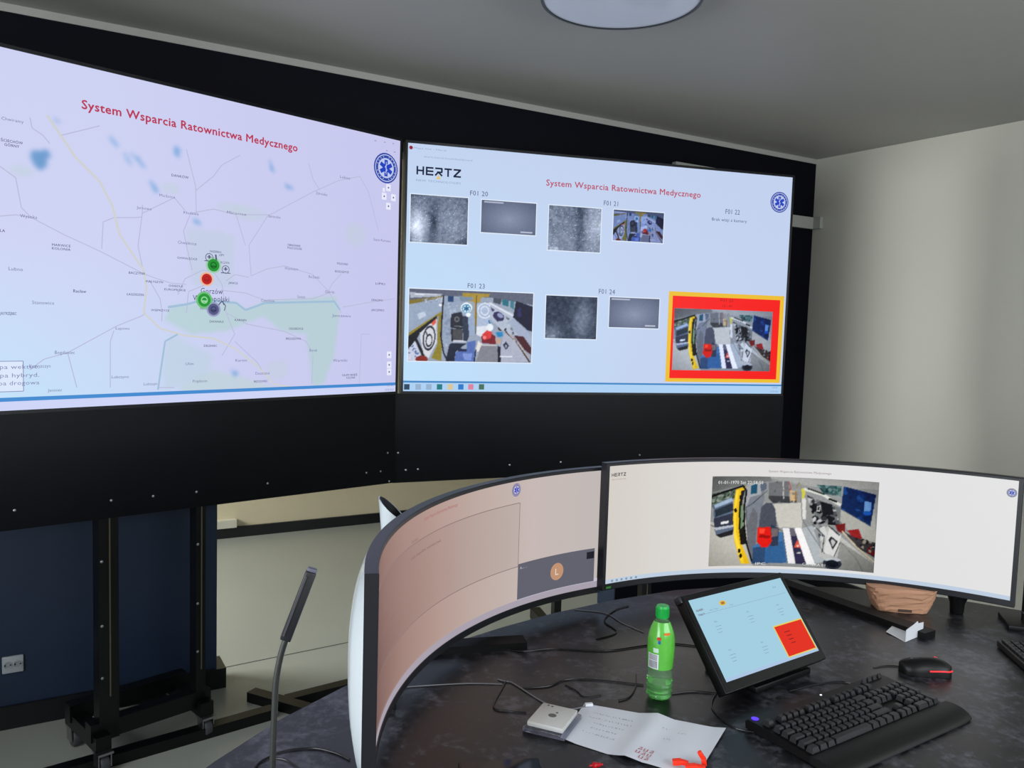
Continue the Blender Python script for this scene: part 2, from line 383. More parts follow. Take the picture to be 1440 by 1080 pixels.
def paint_bay(corners, nx, ny):
    """ambulance with open side door, seen by its ceiling camera"""
    c = Canvas(corners, nx, ny, (150, 152, 152)); P = c.poly
    P((168, 168, 166), (0, 60), (1400, 60), (1400, 190), (840, 170), (560, 110), (0, 160))
    P((125, 126, 126), (60, 80), (540, 90), (560, 130), (330, 150), (60, 200))
    P((190, 188, 180), (0, 430), (380, 430), (400, 800), (0, 800))
    P((110, 122, 112), (40, 215), (340, 160), (330, 230), (60, 320))
    c.clutter([(50, 215), (250, 180), (250, 250), (60, 290)], [(60, 74, 60), (150, 160, 150), (90, 100, 90)], 60, 16)
    P((100, 112, 132), (72, 300), (230, 245), (245, 520), (95, 540), (78, 450))
    P((165, 185, 205), (78, 300), (225, 250), (240, 275), (90, 325))
    P((52, 62, 72), (85, 340), (235, 290), (240, 350), (90, 395))
    P((62, 66, 82), (75, 405), (240, 370), (240, 470), (85, 500)); P((225, 225, 225), (135, 435), (200, 428), (200, 448), (138, 455))
    P((180, 185, 195), (80, 478), (240, 462), (240, 480), (90, 500)); P((45, 45, 50), (95, 535), (240, 500), (235, 540), (130, 560))
    P((232, 190, 40), (262, 185), (345, 165), (300, 300), (290, 480), (310, 620), (375, 775), (300, 775), (250, 600), (238, 430), (245, 280))
    P((250, 215, 70), (262, 200), (285, 190), (262, 330), (262, 520), (330, 770), (305, 770), (245, 560), (240, 400))
    P((38, 36, 30), (305, 200), (335, 190), (312, 290), (322, 480), (345, 620), (300, 620), (282, 480), (290, 290))
    for x, y in ((258, 350), (288, 670), (300, 710), (300, 250), (310, 560)): c.ell((30, 26, 18), x, y, 11, 18)
    P((118, 150, 110), (300, 320), (318, 300), (318, 480), (300, 500))
    P((128, 133, 142), (350, 210), (500, 180), (470, 430), (400, 740), (375, 740), (345, 480))
    P((165, 168, 172), (350, 150), (470, 140), (470, 230), (380, 250), (345, 330))
    c.line((22, 22, 24), 14, (60, 232), (320, 160), (348, 200), (330, 320), (330, 480), (345, 600), (395, 770))
    P((40, 90, 115), (388, 160), (438, 145), (432, 222), (380, 228)); P((98, 108, 124), (462, 145), (510, 140), (510, 190), (464, 210))
    P((112, 114, 120), (350, 480), (400, 330), (440, 380), (420, 640), (390, 730), (355, 620))
    P((118, 119, 122), (528, 140), (690, 130), (690, 250), (528, 250)); P((70, 72, 74), (528, 245), (690, 250), (700, 300), (560, 300), (528, 268))
    P((198, 196, 188), (545, 310), (800, 300), (790, 500), (610, 495)); c.line((190, 190, 186), 9, (644, 135), (646, 265))
    c.line((170, 95, 80), 8, (690, 140), (705, 190), (690, 205)); c.line((150, 140, 120), 7, (750, 190), (770, 140), (790, 190))
    P((205, 175, 135), (698, 200), (750, 215), (748, 298), (698, 285)); P((150, 120, 85), (735, 210), (752, 215), (750, 300), (735, 295))
    P((205, 200, 80), (788, 185), (818, 190), (810, 260), (790, 280)); P((215, 215, 210), (785, 270), (830, 260), (820, 430), (790, 430))
    P((78, 120, 165), (395, 640), (600, 530), (650, 530), (670, 775), (400, 770)); P((62, 104, 150), (440, 650), (640, 600), (665, 775), (490, 775))
    P((58, 84, 118), (400, 650), (500, 640), (490, 775), (390, 775))
    P((85, 88, 100), (455, 420), (470, 330), (510, 298), (555, 300), (580, 350), (592, 480), (560, 520), (450, 500))
    P((58, 66, 86), (545, 470), (610, 500), (600, 640), (540, 640))
    P((222, 38, 26), (440, 490), (540, 490), (552, 600), (520, 650), (470, 650), (430, 600)); P((160, 24, 18), (455, 545), (545, 560), (530, 580), (450, 570))
    P((250, 80, 58), (455, 500), (500, 500), (490, 540), (450, 540)); P((120, 108, 110), (548, 500), (605, 500), (600, 560), (550, 570))
    P((232, 230, 232), (638, 500), (690, 500), (735, 780), (675, 780)); P((240, 238, 238), (728, 500), (785, 500), (890, 790), (820, 785))
    P((60, 56, 84), (690, 500), (728, 500), (820, 785), (738, 780)); P((110, 108, 118), (690, 500), (728, 500), (745, 560), (700, 565))
    P((220, 92, 74), (752, 590), (780, 655), (725, 655)); c.ell((230, 200, 190), 755, 640, 10, 10); P((190, 190, 186), (745, 690), (775, 690), (778, 702), (748, 702))
    P((176, 182, 186), (790, 500), (870, 480), (960, 760), (890, 780))
    P((120, 124, 124), (820, 240), (1090, 340), (1090, 460), (860, 460)); P((150, 152, 150), (820, 240), (900, 260), (880, 470), (820, 400))
    c.clutter([(830, 240), (1040, 330), (1080, 470), (880, 470)], [(34, 36, 42), (60, 62, 68), (190, 192, 192), (90, 92, 96), (30, 30, 36)], 70, 26)
    P((32, 34, 40), (930, 290), (1020, 310), (1030, 390), (950, 400)); P((200, 200, 200), (905, 325), (935, 320), (925, 370), (900, 365)); P((60, 60, 60), (912, 333), (928, 330), (922, 360), (908, 358))
    c.line((214, 216, 208), 22, (815, 195), (950, 235), (1075, 310)); c.line((60, 62, 58), 12, (840, 190), (960, 232)); c.line((24, 26, 28), 15, (1000, 268), (1050, 288))
    P((70, 98, 100), (905, 160), (1095, 165), (1085, 245), (960, 230)); c.clutter([(905, 160), (1095, 165), (1085, 245), (960, 230)], [(34, 60, 60), (110, 140, 140), (40, 84, 84)], 30, 18)
    P((22, 48, 92), (1110, 168), (1345, 225), (1300, 470), (1085, 345)); c.clutter([(1110, 168), (1345, 225), (1300, 470), (1085, 345)], [(18, 40, 80), (40, 80, 140), (26, 58, 110)], 40, 26)
    P((110, 150, 200), (1262, 275), (1310, 285), (1300, 380), (1255, 360)); c.ell((36, 90, 170), 1280, 370, 30, 18)
    P((172, 172, 166), (1085, 345), (1300, 470), (1330, 330), (1345, 620), (1180, 560), (1080, 440))
    P((186, 186, 182), (960, 500), (1000, 470), (1060, 540), (1320, 760), (1318, 832), (1040, 800), (920, 720), (930, 620))
    P((150, 150, 146), (1080, 600), (1320, 760), (1318, 832), (1040, 800))
    P((120, 40, 40), (1040, 470), (1120, 455), (1110, 540), (1060, 520)); P((150, 44, 46), (1130, 510), (1215, 495), (1240, 570), (1180, 580))
    P((70, 66, 70), (1100, 520), (1180, 560), (1345, 600), (1340, 720), (1200, 640)); P((110, 40, 42), (1290, 620), (1330, 640), (1325, 700), (1270, 680))
    c.clutter([(1180, 560), (1345, 590), (1340, 700), (1230, 640)], [(150, 144, 132), (70, 66, 70), (44, 42, 46)], 30, 18)
    c.line((196, 186, 160), 12, (1095, 520), (1200, 640), (1320, 745))
    P((206, 208, 206), (960, 480), (985, 560), (930, 600), (925, 500)); P((212, 212, 210), (950, 690), (1000, 480), (1085, 550), (1040, 720))
    c.line((80, 82, 86), 12, (995, 480), (1070, 548)); P((50, 52, 56), (1010, 560), (1060, 600), (1020, 665), (990, 590)); P((190, 190, 190), (1018, 580), (1045, 604), (1020, 645), (1005, 595))
    c.line((70, 70, 72), 6, (1075, 610), (1030, 720)); c.ell((66, 70, 80), 1015, 775, 70, 45); c.ell((190, 195, 200), 1020, 745, 62, 14); c.ell((40, 44, 54), 1015, 775, 48, 28)
    # lens fall-off of the camera and darker joints between the interior panels
    c.line((70, 74, 80), 5, (350, 480), (345, 330), (400, 300), (520, 200)); c.line((88, 92, 96), 5, (600, 500), (640, 530), (675, 775)); c.line((110, 112, 116), 5, (785, 270), (790, 430), (960, 700))
    c.line((96, 98, 100), 5, (1085, 345), (1300, 470)); c.line((92, 92, 90), 6, (0, 430), (80, 470)); c.line((120, 120, 116), 4, (1080, 600), (1200, 740), (1240, 830)); c.line((60, 62, 66), 6, (870, 470), (960, 560), (940, 690))
    c.clutter([(880, 470), (960, 480), (940, 690), (860, 520)], [(120, 124, 128), (196, 198, 200), (80, 84, 90)], 16, 14)
    c.clutter([(560, 130), (800, 130), (790, 300), (560, 300)], [(96, 98, 100), (140, 136, 124), (84, 80, 76)], 12, 12)
    r = np.hypot((c.X-680)/760, (c.Y-440)/430); c.c = (c.c-130)*1.12+124-(np.clip(r-.75, 0, 1)*90)[..., None]
    c.noise(2, 7); c.blur(1)
    return c
def paint_cabin(corners, nx, ny):
    """ambulance cabin with seats and doors, ceiling camera"""
    c = Canvas(corners, nx, ny, (150, 162, 182)); P = c.poly
    P((92, 98, 118), (60, 70), (1340, 70), (1340, 250), (900, 170), (400, 150), (60, 190))
    P((172, 180, 196), (80, 110), (400, 130), (380, 155), (80, 165))
    P((128, 112, 46), (60, 190), (400, 150), (400, 165), (60, 235)); P((150, 166, 190), (60, 235), (400, 170), (385, 290), (60, 490))
    P((190, 204, 222), (150, 330), (220, 305), (245, 345), (170, 385)); c.clutter([(190, 180), (400, 160), (390, 215), (230, 215)], [(200, 206, 214), (120, 120, 120), (170, 178, 200)], 26, 14); c.ell((235, 240, 245), 380, 242, 16, 14)
    P((142, 128, 40), (70, 520), (400, 300), (390, 810), (290, 780), (350, 640), (360, 350), (70, 560))
    P((22, 22, 30), (60, 560), (340, 350), (350, 380), (180, 520), (150, 580), (230, 750), (200, 760), (140, 620), (60, 680))
    P((212, 214, 222), (178, 520), (340, 375), (345, 620), (262, 780), (215, 740), (185, 600)); P((226, 90, 70), (290, 420), (338, 375), (335, 420), (305, 450))
    c.ell((34, 38, 54), 268, 575, 62, 128, .12, .82); c.ell((34, 38, 54), 268, 600, 34, 68, .1, .72); c.line((34, 38, 54), 10, (230, 500), (250, 540), (240, 600))
    P((200, 206, 226), (60, 700), (130, 600), (190, 760), (140, 810), (60, 800)); c.clutter([(60, 700), (130, 620), (180, 760), (80, 800)], [(90, 110, 160), (190, 196, 216)], 20, 14); c.ell((132, 40, 30), 195, 790, 60, 36)
    c.line((20, 24, 40), 14, (412, 150), (400, 310), (385, 560), (410, 720), (450, 810))
    P((148, 162, 186), (420, 150), (590, 170), (590, 320), (480, 420), (470, 620), (430, 720), (395, 560), (415, 300)); c.clutter([(420, 220), (560, 220), (470, 600), (430, 700)], [(170, 184, 206), (126, 140, 166)], 40, 20)
    P((30, 62, 110), (455, 150), (512, 150), (510, 210), (455, 210))
    P((120, 140, 160), (560, 150), (700, 150), (700, 200), (590, 210)); P((168, 140, 50), (600, 120), (880, 130), (870, 165), (600, 160)); P((172, 142, 52), (705, 150), (788, 150), (785, 215), (745, 220), (745, 450), (725, 450), (722, 210), (640, 205), (705, 190))
    c.line((60, 50, 30), 7, (741, 150), (735, 530)); P((150, 170, 200), (600, 320), (725, 330), (715, 560), (660, 540)); P((170, 186, 214), (745, 230), (900, 220), (880, 480), (745, 460))
    c.ell((236, 244, 250), 640, 272, 58, 54); c.ell((40, 130, 170), 640, 278, 46, 44); c.ell((226, 240, 248), 640, 280, 38, 36)
    for k in range(3):
        an = k*PI/3+PI/2; c.line((24, 90, 140), 14, (640-26*math.cos(an), 280-26*math.sin(an)), (640+26*math.cos(an), 280+26*math.sin(an)))
    c.ell((225, 232, 245), 828, 300, 76, 80, 0, .86); c.ell((225, 232, 245), 828, 300, 44, 48, 0, .78); c.ell((240, 244, 250), 660, 340, 24, 20)
    P((34, 38, 52), (490, 330), (590, 310), (610, 370), (612, 480), (590, 490), (480, 470), (478, 420)); c.ell((110, 112, 118), 545, 385, 26, 30); c.ell((50, 52, 60), 545, 385, 16, 18)
    P((44, 54, 76), (600, 350), (655, 360), (668, 560), (640, 620), (610, 600)); P((70, 72, 78), (500, 480), (605, 490), (605, 610), (500, 600)); c.line((130, 132, 138), 8, (520, 452), (600, 462)); P((30, 32, 44), (485, 480), (505, 480), (505, 610), (490, 610))
    P((205, 208, 222), (505, 595), (642, 605), (640, 622), (510, 618)); P((28, 34, 56), (500, 625), (640, 635), (600, 660), (530, 720), (520, 810), (430, 810), (470, 640))
    P((84, 110, 178), (645, 620), (735, 600), (715, 815), (520, 810), (535, 715), (640, 712)); P((30, 34, 70), (560, 680), (645, 690), (645, 716), (555, 712)); P((126, 150, 216), (600, 735), (700, 730), (690, 800), (620, 800))
    P((220, 226, 236), (745, 460), (850, 455), (850, 540), (800, 570), (745, 545)); c.line((40, 110, 160), 14, (870, 400), (885, 445)); c.ell((230, 236, 244), 880, 470, 34, 40)
    P((118, 22, 36), (790, 560), (870, 515), (935, 560), (940, 640), (800, 630)); P((214, 54, 56), (800, 540), (850, 500), (905, 520), (885, 580), (820, 600)); c.ell((240, 130, 130), 822, 572, 20, 16)
    P((226, 220, 220), (760, 600), (800, 640), (760, 720), (735, 700)); P((190, 160, 140), (940, 570), (1000, 600), (980, 650), (940, 620)); P((30, 130, 190), (935, 520), (1010, 515), (1015, 560), (960, 570)); c.ell((40, 30, 30), 990, 475, 26, 30)
    P((128, 130, 142), (790, 655), (950, 660), (975, 820), (735, 820)); P((20, 20, 40), (960, 660), (990, 670), (990, 825), (960, 825)); c.line((20, 22, 44), 12, (735, 700), (720, 815)); c.line((200, 196, 196), 14, (790, 648), (940, 655))
    P((176, 186, 206), (880, 230), (1130, 330), (1140, 430), (1300, 600), (1310, 640), (1000, 500), (880, 380)); P((66, 76, 90), (915, 170), (1000, 185), (990, 240), (915, 220)); P((40, 110, 130), (1005, 190), (1075, 195), (1070, 262), (1010, 245)); P((60, 120, 140), (1092, 200), (1130, 205), (1125, 290), (1090, 270))
    c.line((220, 226, 238), 16, (880, 225), (1120, 355)); c.clutter([(880, 260), (1080, 380), (1140, 560), (1000, 500)], [(40, 44, 60), (190, 200, 216), (70, 60, 110), (110, 120, 130)], 60, 24); c.ell((44, 40, 84), 970, 360, 60, 44, .5); c.ell((140, 150, 190), 985, 350, 34, 20, .5)
    P((18, 20, 48), (1150, 205), (1330, 265), (1330, 520), (1270, 500), (1120, 370)); P((36, 36, 90), (1160, 290), (1200, 270), (1210, 360), (1170, 370))
    P((160, 172, 196), (1120, 380), (1320, 560), (1310, 640), (1180, 560), (1060, 420)); P((70, 24, 34), (1130, 555), (1225, 560), (1310, 680), (1308, 750), (1240, 700))
    P((172, 176, 196), (1030, 530), (1100, 560), (1290, 820), (990, 825), (1000, 640)); c.line((50, 36, 30), 14, (1045, 515), (1150, 610), (1290, 820)); c.line((210, 190, 170), 8, (1062, 525), (1160, 620), (1280, 780))
    P((30, 34, 54), (1045, 615), (1078, 660), (1045, 700), (1015, 650)); P((150, 156, 176), (1045, 640), (1062, 660), (1045, 684), (1030, 655)); P((226, 228, 240), (980, 762), (1110, 765), (1110, 776), (980, 774)); P((226, 228, 240), (125, 122), (350, 130), (350, 140), (125, 134))
    c.noise(2, 8); c.blur(1)
    return c
def paint_ir(nx, ny, kind, seed):
    """grey night-vision views: speckled or flat"""
    c = Canvas([(0, 0), (1, 0), (1, 1), (0, 1)], nx, ny, (84, 96, 118)); c.rng = np.random.RandomState(seed); X, Y = c.X, c.Y
    if kind == 'flat':
        r = np.hypot((X-.5)*1.1, (Y-.55)); c.c = np.ones(c.c.shape)*np.array((136, 146, 172)) - (r*70)[..., None]
        c.c[(Y > .04) & (Y < .07) & (X > .04) & (X < .4)] = (176, 184, 205); c.c[(Y > .9) & (Y < .94) & (X > .72) & (X < .94)] = (185, 192, 210); c.noise(1, 4); return c
    if kind == 'a':
        s = 20+120*np.exp(-((X-.12)/.15)**2-((Y-.68)/.35)**2)-55*np.exp(-((X-.4)/.07)**2-((Y-.6)/.4)**2)+30*np.exp(-((X-.72)/.22)**2-((Y-.6)/.4)**2)
        s -= 60*np.clip(np.hypot((X-.5)/.56, (Y-.45)/.56)-1, 0, 1)*3
    elif kind == 'b': s = 25-45*np.exp(-((X-.6)/.1)**2)+55*np.exp(-((X-.95)/.22)**2-((Y-.35)/.4)**2)+20*Y
    else: s = -45+75*np.exp(-((X-.72)/.2)**2-((Y-.55)/.5)**2)+65*np.exp(-((X-.1)/.22)**2-((Y-.9)/.2)**2)
    c.c = c.c+s[..., None]; c.noise(1.4, 22); c.noise(4, 16)
    sp = c.rng.rand(ny, nx); c.c[sp > .985] += 70; c.blur(0 if kind != 'c' else 2)
    c.c[(Y > .93) & (X > .03) & (X < .2)] += 30
    return c

def emblem(S, off, a, b, r, parent, col=(48, 70, 165), pale=(190, 202, 238)):
    Ink(S, off).disc(a, b, r).done('emblem_disc', col, parent)
    i = Ink(S, off*1.5); i.disc(a, b, r*.9, r0=r*.84); i.disc(a, b, r*.66); i.done('emblem_ring', pale, parent)
    j = Ink(S, off*2)
    for k in range(3):
        an = k*PI/3+PI/2; d = Vector((math.cos(an), math.sin(an)))*r*.54; j.line([(a-d.x, b-d.y), (a+d.x, b+d.y)], r*.27)
    j.done('emblem_star', (36, 66, 190), parent)
    n = Ink(S, off*2.5); n.line([(a, b-r*.42), (a, b+r*.42)], r*.05); n.line([(a-r*.08, b-r*.3), (a+r*.09, b-r*.12), (a-r*.09, b+r*.08), (a+r*.09, b+r*.26)], r*.05); n.done('emblem_staff', pale, parent)
    t = Ink(S, off*2.5)
    for k in range(20):
        if k % 10 in (0, 5): continue
        an = 2*PI*k/20; t.disc(a+math.cos(an)*r*.75, b+math.sin(an)*r*.75, r*.04, n=6)
    t.done('emblem_lettering', pale, parent)

# ------------------------------------------------------------------ the two wall displays on their wheeled stands
SCL = .94; DW = 2.0*SCL; DH = DW*9/16; DZ = 1.55-(1.55-1.22745)*SCL
LA, RA = .2834, -.25849
RO = Vector((1.48278*SCL, 3.47761*SCL, DZ)); RX = Vector((math.cos(RA), math.sin(RA), 0))
LX = Vector((math.cos(LA), math.sin(LA), 0)); LE = Vector((1.44075*SCL, 3.46817*SCL, DZ)); LO = LE - LX*DW
SL = Flat(LO, LX, (0, 0, 1), DW, DH); SR = Flat(RO, RX, (0, 0, 1), DW, DH)
def wall_display(S, label):
    base = S.pt(S.W/2, 0, -.03); t = thing('large_display', label, 'display', base, 0, 'large displays on the video wall')
    m = MB(); ang = math.atan2(S.X.y, S.X.x); bz = .011
    c = S.pt(S.W/2, S.H/2, -.034); m.box(c, (S.W+2*bz, .056, S.H+2*bz), ang); build('housing', m, M_black, t)
    f = MB()
    for a0, a1, b0, b1 in ((-bz, S.W+bz, -bz, 0), (-bz, S.W+bz, S.H, S.H+bz), (-bz, 0, 0, S.H), (S.W, S.W+bz, 0, S.H)):
        f.box(S.pt((a0+a1)/2, (b0+b1)/2, -.001), (a1-a0, .008, b1-b0), ang)
    build('bezel', f, pm('gloss_black_bezel', (8, 9, 14), .2), t)
    return t
dl = wall_display(SL, 'large wall display on the left showing a pale road map with a red title')
dr = wall_display(SR, 'large wall display on the right showing camera pictures in rows with a red-framed alert')
# --- map picture
cm = Canvas([(0, 0), (1, 0), (1, 1), (0, 1)], 300, 170, (205, 209, 242))
def uvl(x, y): a, b = SL.inv(x, y); return a/DW, 1-b/DH
cm.c -= (np.clip(cm.X-.35, 0, 1)*16)[..., None]*np.array((.6, 1, .5))
cm.c += (np.clip(cm.Y-.5, 0, 1)*np.clip(1-cm.X*1.6, 0, 1))[..., None]*np.array((-18, 26, 12))*2
def blob(col, al, x, y, rx, ry, soft=.5):
    u, v = uvl(x, y); q = ((cm.X-u)/rx)**2+((cm.Y-v)/ry)**2; k = np.clip((1.2-q)/soft, 0, 1)*al
    cm.c = cm.c*(1-k[..., None])+np.array(col)*k[..., None]
def region(col, al, *pts):
    m = inpoly(cm.X, cm.Y, [uvl(*p) for p in pts]).astype(float)[..., None]
    for _ in range(3):
        p = np.pad(m, ((1, 1), (1, 1), (0, 0)), 'edge'); m = (p[1:-1, 1:-1]*2+p[:-2, 1:-1]+p[2:, 1:-1]+p[1:-1, :-2]+p[1:-1, 2:])/6
    cm.c = cm.c*(1-m*al)+np.array(col)*m*al
grn = (178, 208, 208)
region(grn, .75, (240, 430), (330, 424), (345, 436), (372, 424), (472, 416), (478, 440), (470, 500), (455, 540), (440, 545), (430, 470), (395, 465), (370, 445), (320, 465), (270, 470), (232, 450))
region((186, 212, 205), .5, (250, 545), (300, 520), (340, 530), (400, 548), (260, 552))
region(grn, .35, (240, 470), (300, 500), (290, 530), (232, 548), (228, 500)); region((190, 205, 222), .6, (262, 320), (330, 330), (330, 405), (270, 400))
for x, y, rx, ry in ((325, 292, .03, .02), (240, 265, .02, .02), (500, 330, .03, .05), (30, 240, .02, .02), (350, 300, .04, .03), (390, 520, .03, .04)): blob((192, 208, 218), .5, x, y, rx, ry, .9)
lake = (105, 160, 216)
region((92, 146, 200), .85, (45, 212), (70, 211), (71, 221), (64, 225), (66, 234), (58, 240), (49, 235), (44, 222)); 
for pts in ([(154, 188), (160, 196), (166, 204), (165, 208), (156, 198)], [(173, 212), (183, 226), (186, 233), (180, 230)], [(182, 216), (194, 220), (206, 236), (202, 236), (192, 224)], [(209, 252), (216, 256), (223, 270), (218, 272)], [(246, 206), (254, 209), (253, 222), (246, 218)], [(400, 258), (408, 262), (416, 268), (404, 266)], [(75, 165), (84, 170), (86, 175), (78, 170)], [(378, 222), (384, 236), (388, 244), (380, 238)], [(272, 305), (280, 312), (284, 318), (274, 314)], [(325, 520), (336, 524), (332, 530), (326, 527)]):
    region(lake, .75, *pts)
cm.put('screen', SL, 0, (0, 0, DW, DH), dl)
# roads
rd = Ink(SL, .0006)
for pts in ([(0, 234), (22, 250), (30, 292), (44, 306), (90, 330), (142, 354), (200, 384), (215, 390), (240, 398), (262, 400)],
            [(0, 304), (22, 302), (44, 306)], [(42, 165), (45, 180), (60, 190), (70, 202)], [(87, 190), (112, 184), (140, 177)],
            [(202, 384), (194, 346), (200, 300), (200, 288)], [(200, 305), (190, 306), (160, 306), (145, 312), (143, 350)], [(200, 300), (245, 278), (260, 296)],
            [(276, 300), (275, 262), (262, 210)], [(275, 268), (300, 248), (312, 232), (338, 218)], [(345, 345), (332, 302), (300, 294), (268, 300), (258, 325), (262, 345), (270, 380)],
            [(350, 345), (376, 304), (440, 270), (476, 254), (506, 248), (518, 270), (532, 325)], [(376, 302), (340, 302)], [(434, 230), (440, 252), (450, 268)],
            [(350, 345), (353, 388), (376, 378), (400, 374), (440, 386), (462, 410), (466, 400), (480, 385)], [(462, 410), (468, 420), (480, 440)], [(250, 414), (260, 392), (285, 380), (300, 382), (312, 400), (318, 440), (330, 470), (312, 500)],
            [(318, 395), (330, 386), (350, 390)], [(290, 400), (265, 410), (262, 440)], [(310, 408), (345, 412), (372, 422), (440, 420), (462, 412)], [(482, 432), (520, 425), (556, 420)],
            [(165, 458), (95, 496), (62, 505), (42, 520)], [(165, 458), (200, 444), (205, 440)], [(95, 496), (108, 545)], [(155, 545), (155, 480), (160, 465)], [(210, 394), (225, 420), (228, 440), (227, 452)],
            [(318, 440), (348, 456), (400, 466), (430, 480), (440, 496)], [(330, 480), (362, 510), (368, 520)], [(520, 470), (508, 470), (505, 545)], [(440, 500), (438, 540)], [(245, 545), (222, 545)]):
    rd.linep(pts, .003)
rd.done('map_roads', (184, 187, 216), dl)
yr = Ink(SL, .0009); yr.linep([(66, 162), (85, 190), (105, 220), (140, 255), (158, 290), (168, 330), (185, 355), (202, 380)], .007)
yr.linep([(202, 380), (206, 405), (202, 440), (225, 462), (260, 472), (300, 476), (330, 490), (362, 515), (385, 540), (430, 548)], .006); yr.done('map_trunk_road', (206, 208, 206), dl)
rv = Ink(SL, .0009); rv.linep([(236, 432), (262, 428), (285, 422), (332, 426), (345, 436), (362, 430), (372, 426), (470, 424), (478, 436)], .008); rv.linep([(250, 470), (232, 480), (226, 520), (222, 548)], .006); rv.done('map_river', (160, 190, 216), dl)['kind'] = 'stuff'
Ink(SL, .0012).text('System Wsparcia Ratownictwa Medycznego', (115, 154), (418, 212), 13, .03).done('title_lettering', (186, 52, 84), dl)
lab = Ink(SL, .0012)
for s_, x, y, w_, h_ in (('Chwiramy', 2, 170, 31, 4.5), ('Wysoka', 28, 306, 24, 5), ('Lubno', 12, 380, 20, 5), ('Stanowice', 45, 427, 31, 5), ('Bogdaniec', 77, 497, 28, 5), ('Krzyszczyn', 41, 516, 30, 5), ('Jeniniec', 67, 550, 20, 4.5),
                     ('Łupowo', 162, 463, 20, 4), ('Lubczyno', 157, 531, 24, 4), ('Mościce', 224, 277, 22, 4), ('Jarnowo', 192, 294, 21, 4), ('Kłodawa', 258, 301, 21, 4), ('Mironice', 319, 301, 27, 4), ('Santocko', 377, 306, 17, 4), ('Chwalęcice', 250, 343, 26, 4.5),
                     ('Wojcieszyce', 400, 379, 19, 4), ('Różanki', 434, 391, 15, 4), ('Lubno', 478, 251, 14, 4), ('Zdroisko', 444, 274, 16, 4), ('Stare Kurowo', 525, 339, 24, 4), ('Santok', 418, 419, 11, 4), ('Górki', 457, 412, 13, 4), ('Czechów', 367, 424, 19, 4), ('Janczewo', 467, 445, 26, 4), ('Borek', 435, 494, 11, 4), ('Warniki', 468, 508, 20, 4), ('Karnin', 331, 508, 16, 4), ('Deszczno', 359, 526, 20, 4), ('Lubiszyn', 202, 541, 19, 4), ('Ulim', 261, 513, 11, 4), ('Prądocin', 271, 537, 20, 4), ('Kiełpin', 400, 365, 0.1, 4)):
    if w_ > 1: lab.text(s_, (x, y), (x+w_, y+w_*.06), h_)
lab.done('place_names', (112, 114, 156), dl)
lab = Ink(SL, .0013)
for s_, x, y, w_, h_ in (('ŚCIECHÓW', 1, 200, 31, 4), ('GÓRNY', 6, 206, 21, 4), ('MARWICE', 73, 346, 26, 3.6), ('KOLONIA', 73, 351, 26, 3.6), ('Racław', 103, 411, 18, 4.5), ('BACZYNA', 181, 385, 23, 3.4), ('MAŁYSZYN', 205, 397, 24, 3.2), ('OSIEDLE', 237, 403, 20, 3), ('EUROPEJSKIE', 231, 408, 30, 3), ('ŁAGODZIN', 178, 415, 24, 3.4), ('WIEPRZYCE', 212, 437, 26, 3), ('DANKÓW', 241, 249, 24, 3.6), ('TARNOWSKIE', 404, 346, 18, 3), ('POLE DOLNE', 404, 350, 20, 3), ('CHWALĘCICE', 249, 364, 28, 3), ('PARZEŃSKO', 295, 355, 16, 3), ('LIPY', 308, 360, 7, 3), ('GÓRCZYN', 304, 370, 18, 3), ('JANICE', 321, 399, 13, 3), ('SIEDLICE', 281, 435, 12, 3), ('ZAKANALE', 294, 453, 20, 3), ('KARNIN', 330, 451, 16, 3), ('ULIM WIEŚ', 481, 528, 21, 3), ('KOLONIA', 487, 532, 12, 3), ('ZIELENIEC', 286, 487, 19, 3), ('BRZOZOWIEC', 357, 537, 19, 3), ('POLICHNO', 474, 372, 15, 3), ('BOGUSZYCE', 471, 383, 19, 3), ('LIPKI', 528, 400, 13, 3), ('GRALEWO', 522, 423, 16, 3), ('JANCZEWKO', 522, 437, 18, 3), ('CIECIERZYCE', 406, 463, 20, 3), ('BRZOZOWA', 402, 477, 21, 3), ('JASTRZĘBIEC', 0, 442, 23, 4), ('LA', 0, 326, 7, 4)):
    lab.text(s_, (x, y), (x+w_, y+w_*.06), h_, .01)
lab.done('district_names', (70, 72, 112), dl)
g = Ink(SL, .0014); g.text('Gorzów', (282, 413), (313, 413), 8); g.text('Wielkopolski', (271, 423), (322, 424), 8); g.done('city_name', (60, 64, 112), dl)
i = Ink(SL, .0010); i.rectp(538, 264, 541, 270)
for x, y in ((546, 264), (540, 276), (553, 278), (546, 290), (547, 499), (547, 513), (547, 523)): 
    a, b = SL.inv(x, y); i.rect(a-.012, b-.014, a+.012, b+.014)
i.done('map_buttons', (232, 234, 250), dl)
i = Ink(SL, .0015)
for x, y in ((546, 264), (540, 276), (553, 278), (546, 290), (547, 499), (547, 513), (547, 523)): a, b = SL.inv(x, y); i.disc(a, b, .004, 8)
for x, y in ((528, 198), (541, 200), (553, 202), (544, 212), (555, 214)): a, b = SL.inv(x, y); i.rect(a-.004, b-.001, a+.004, b+.001); i.rect(a-.004, b-.003, a-.003, b+.003)
i.done('button_marks', (96, 100, 150), dl)
def pin(x, y, r, col, ring, inner):
    a, b = SL.inv(x, y); Ink(SL, .0016).disc(a, b, r*1.3).done('pin_halo', ring, dl); Ink(SL, .0019).disc(a, b, r).done('map_pin', col, dl)
    n = Ink(SL, .0022); n.disc(a, b, r*.55, r0=r*.38); n.rect(a-r*.5, b-r*.3, a+r*.5, b-r*.05); n.done('pin_mark', inner, dl)
pin(300, 373, .022, (30, 150, 50), (160, 205, 175), (16, 96, 30)); pin(290.5, 392.5, .019, (190, 24, 24), (238, 180, 150), (160, 16, 20)); pin(287, 422, .023, (30, 150, 50), (110, 190, 120), (150, 215, 160)); pin(300, 435, .02, (84, 88, 130), (150, 154, 196), (52, 54, 96))
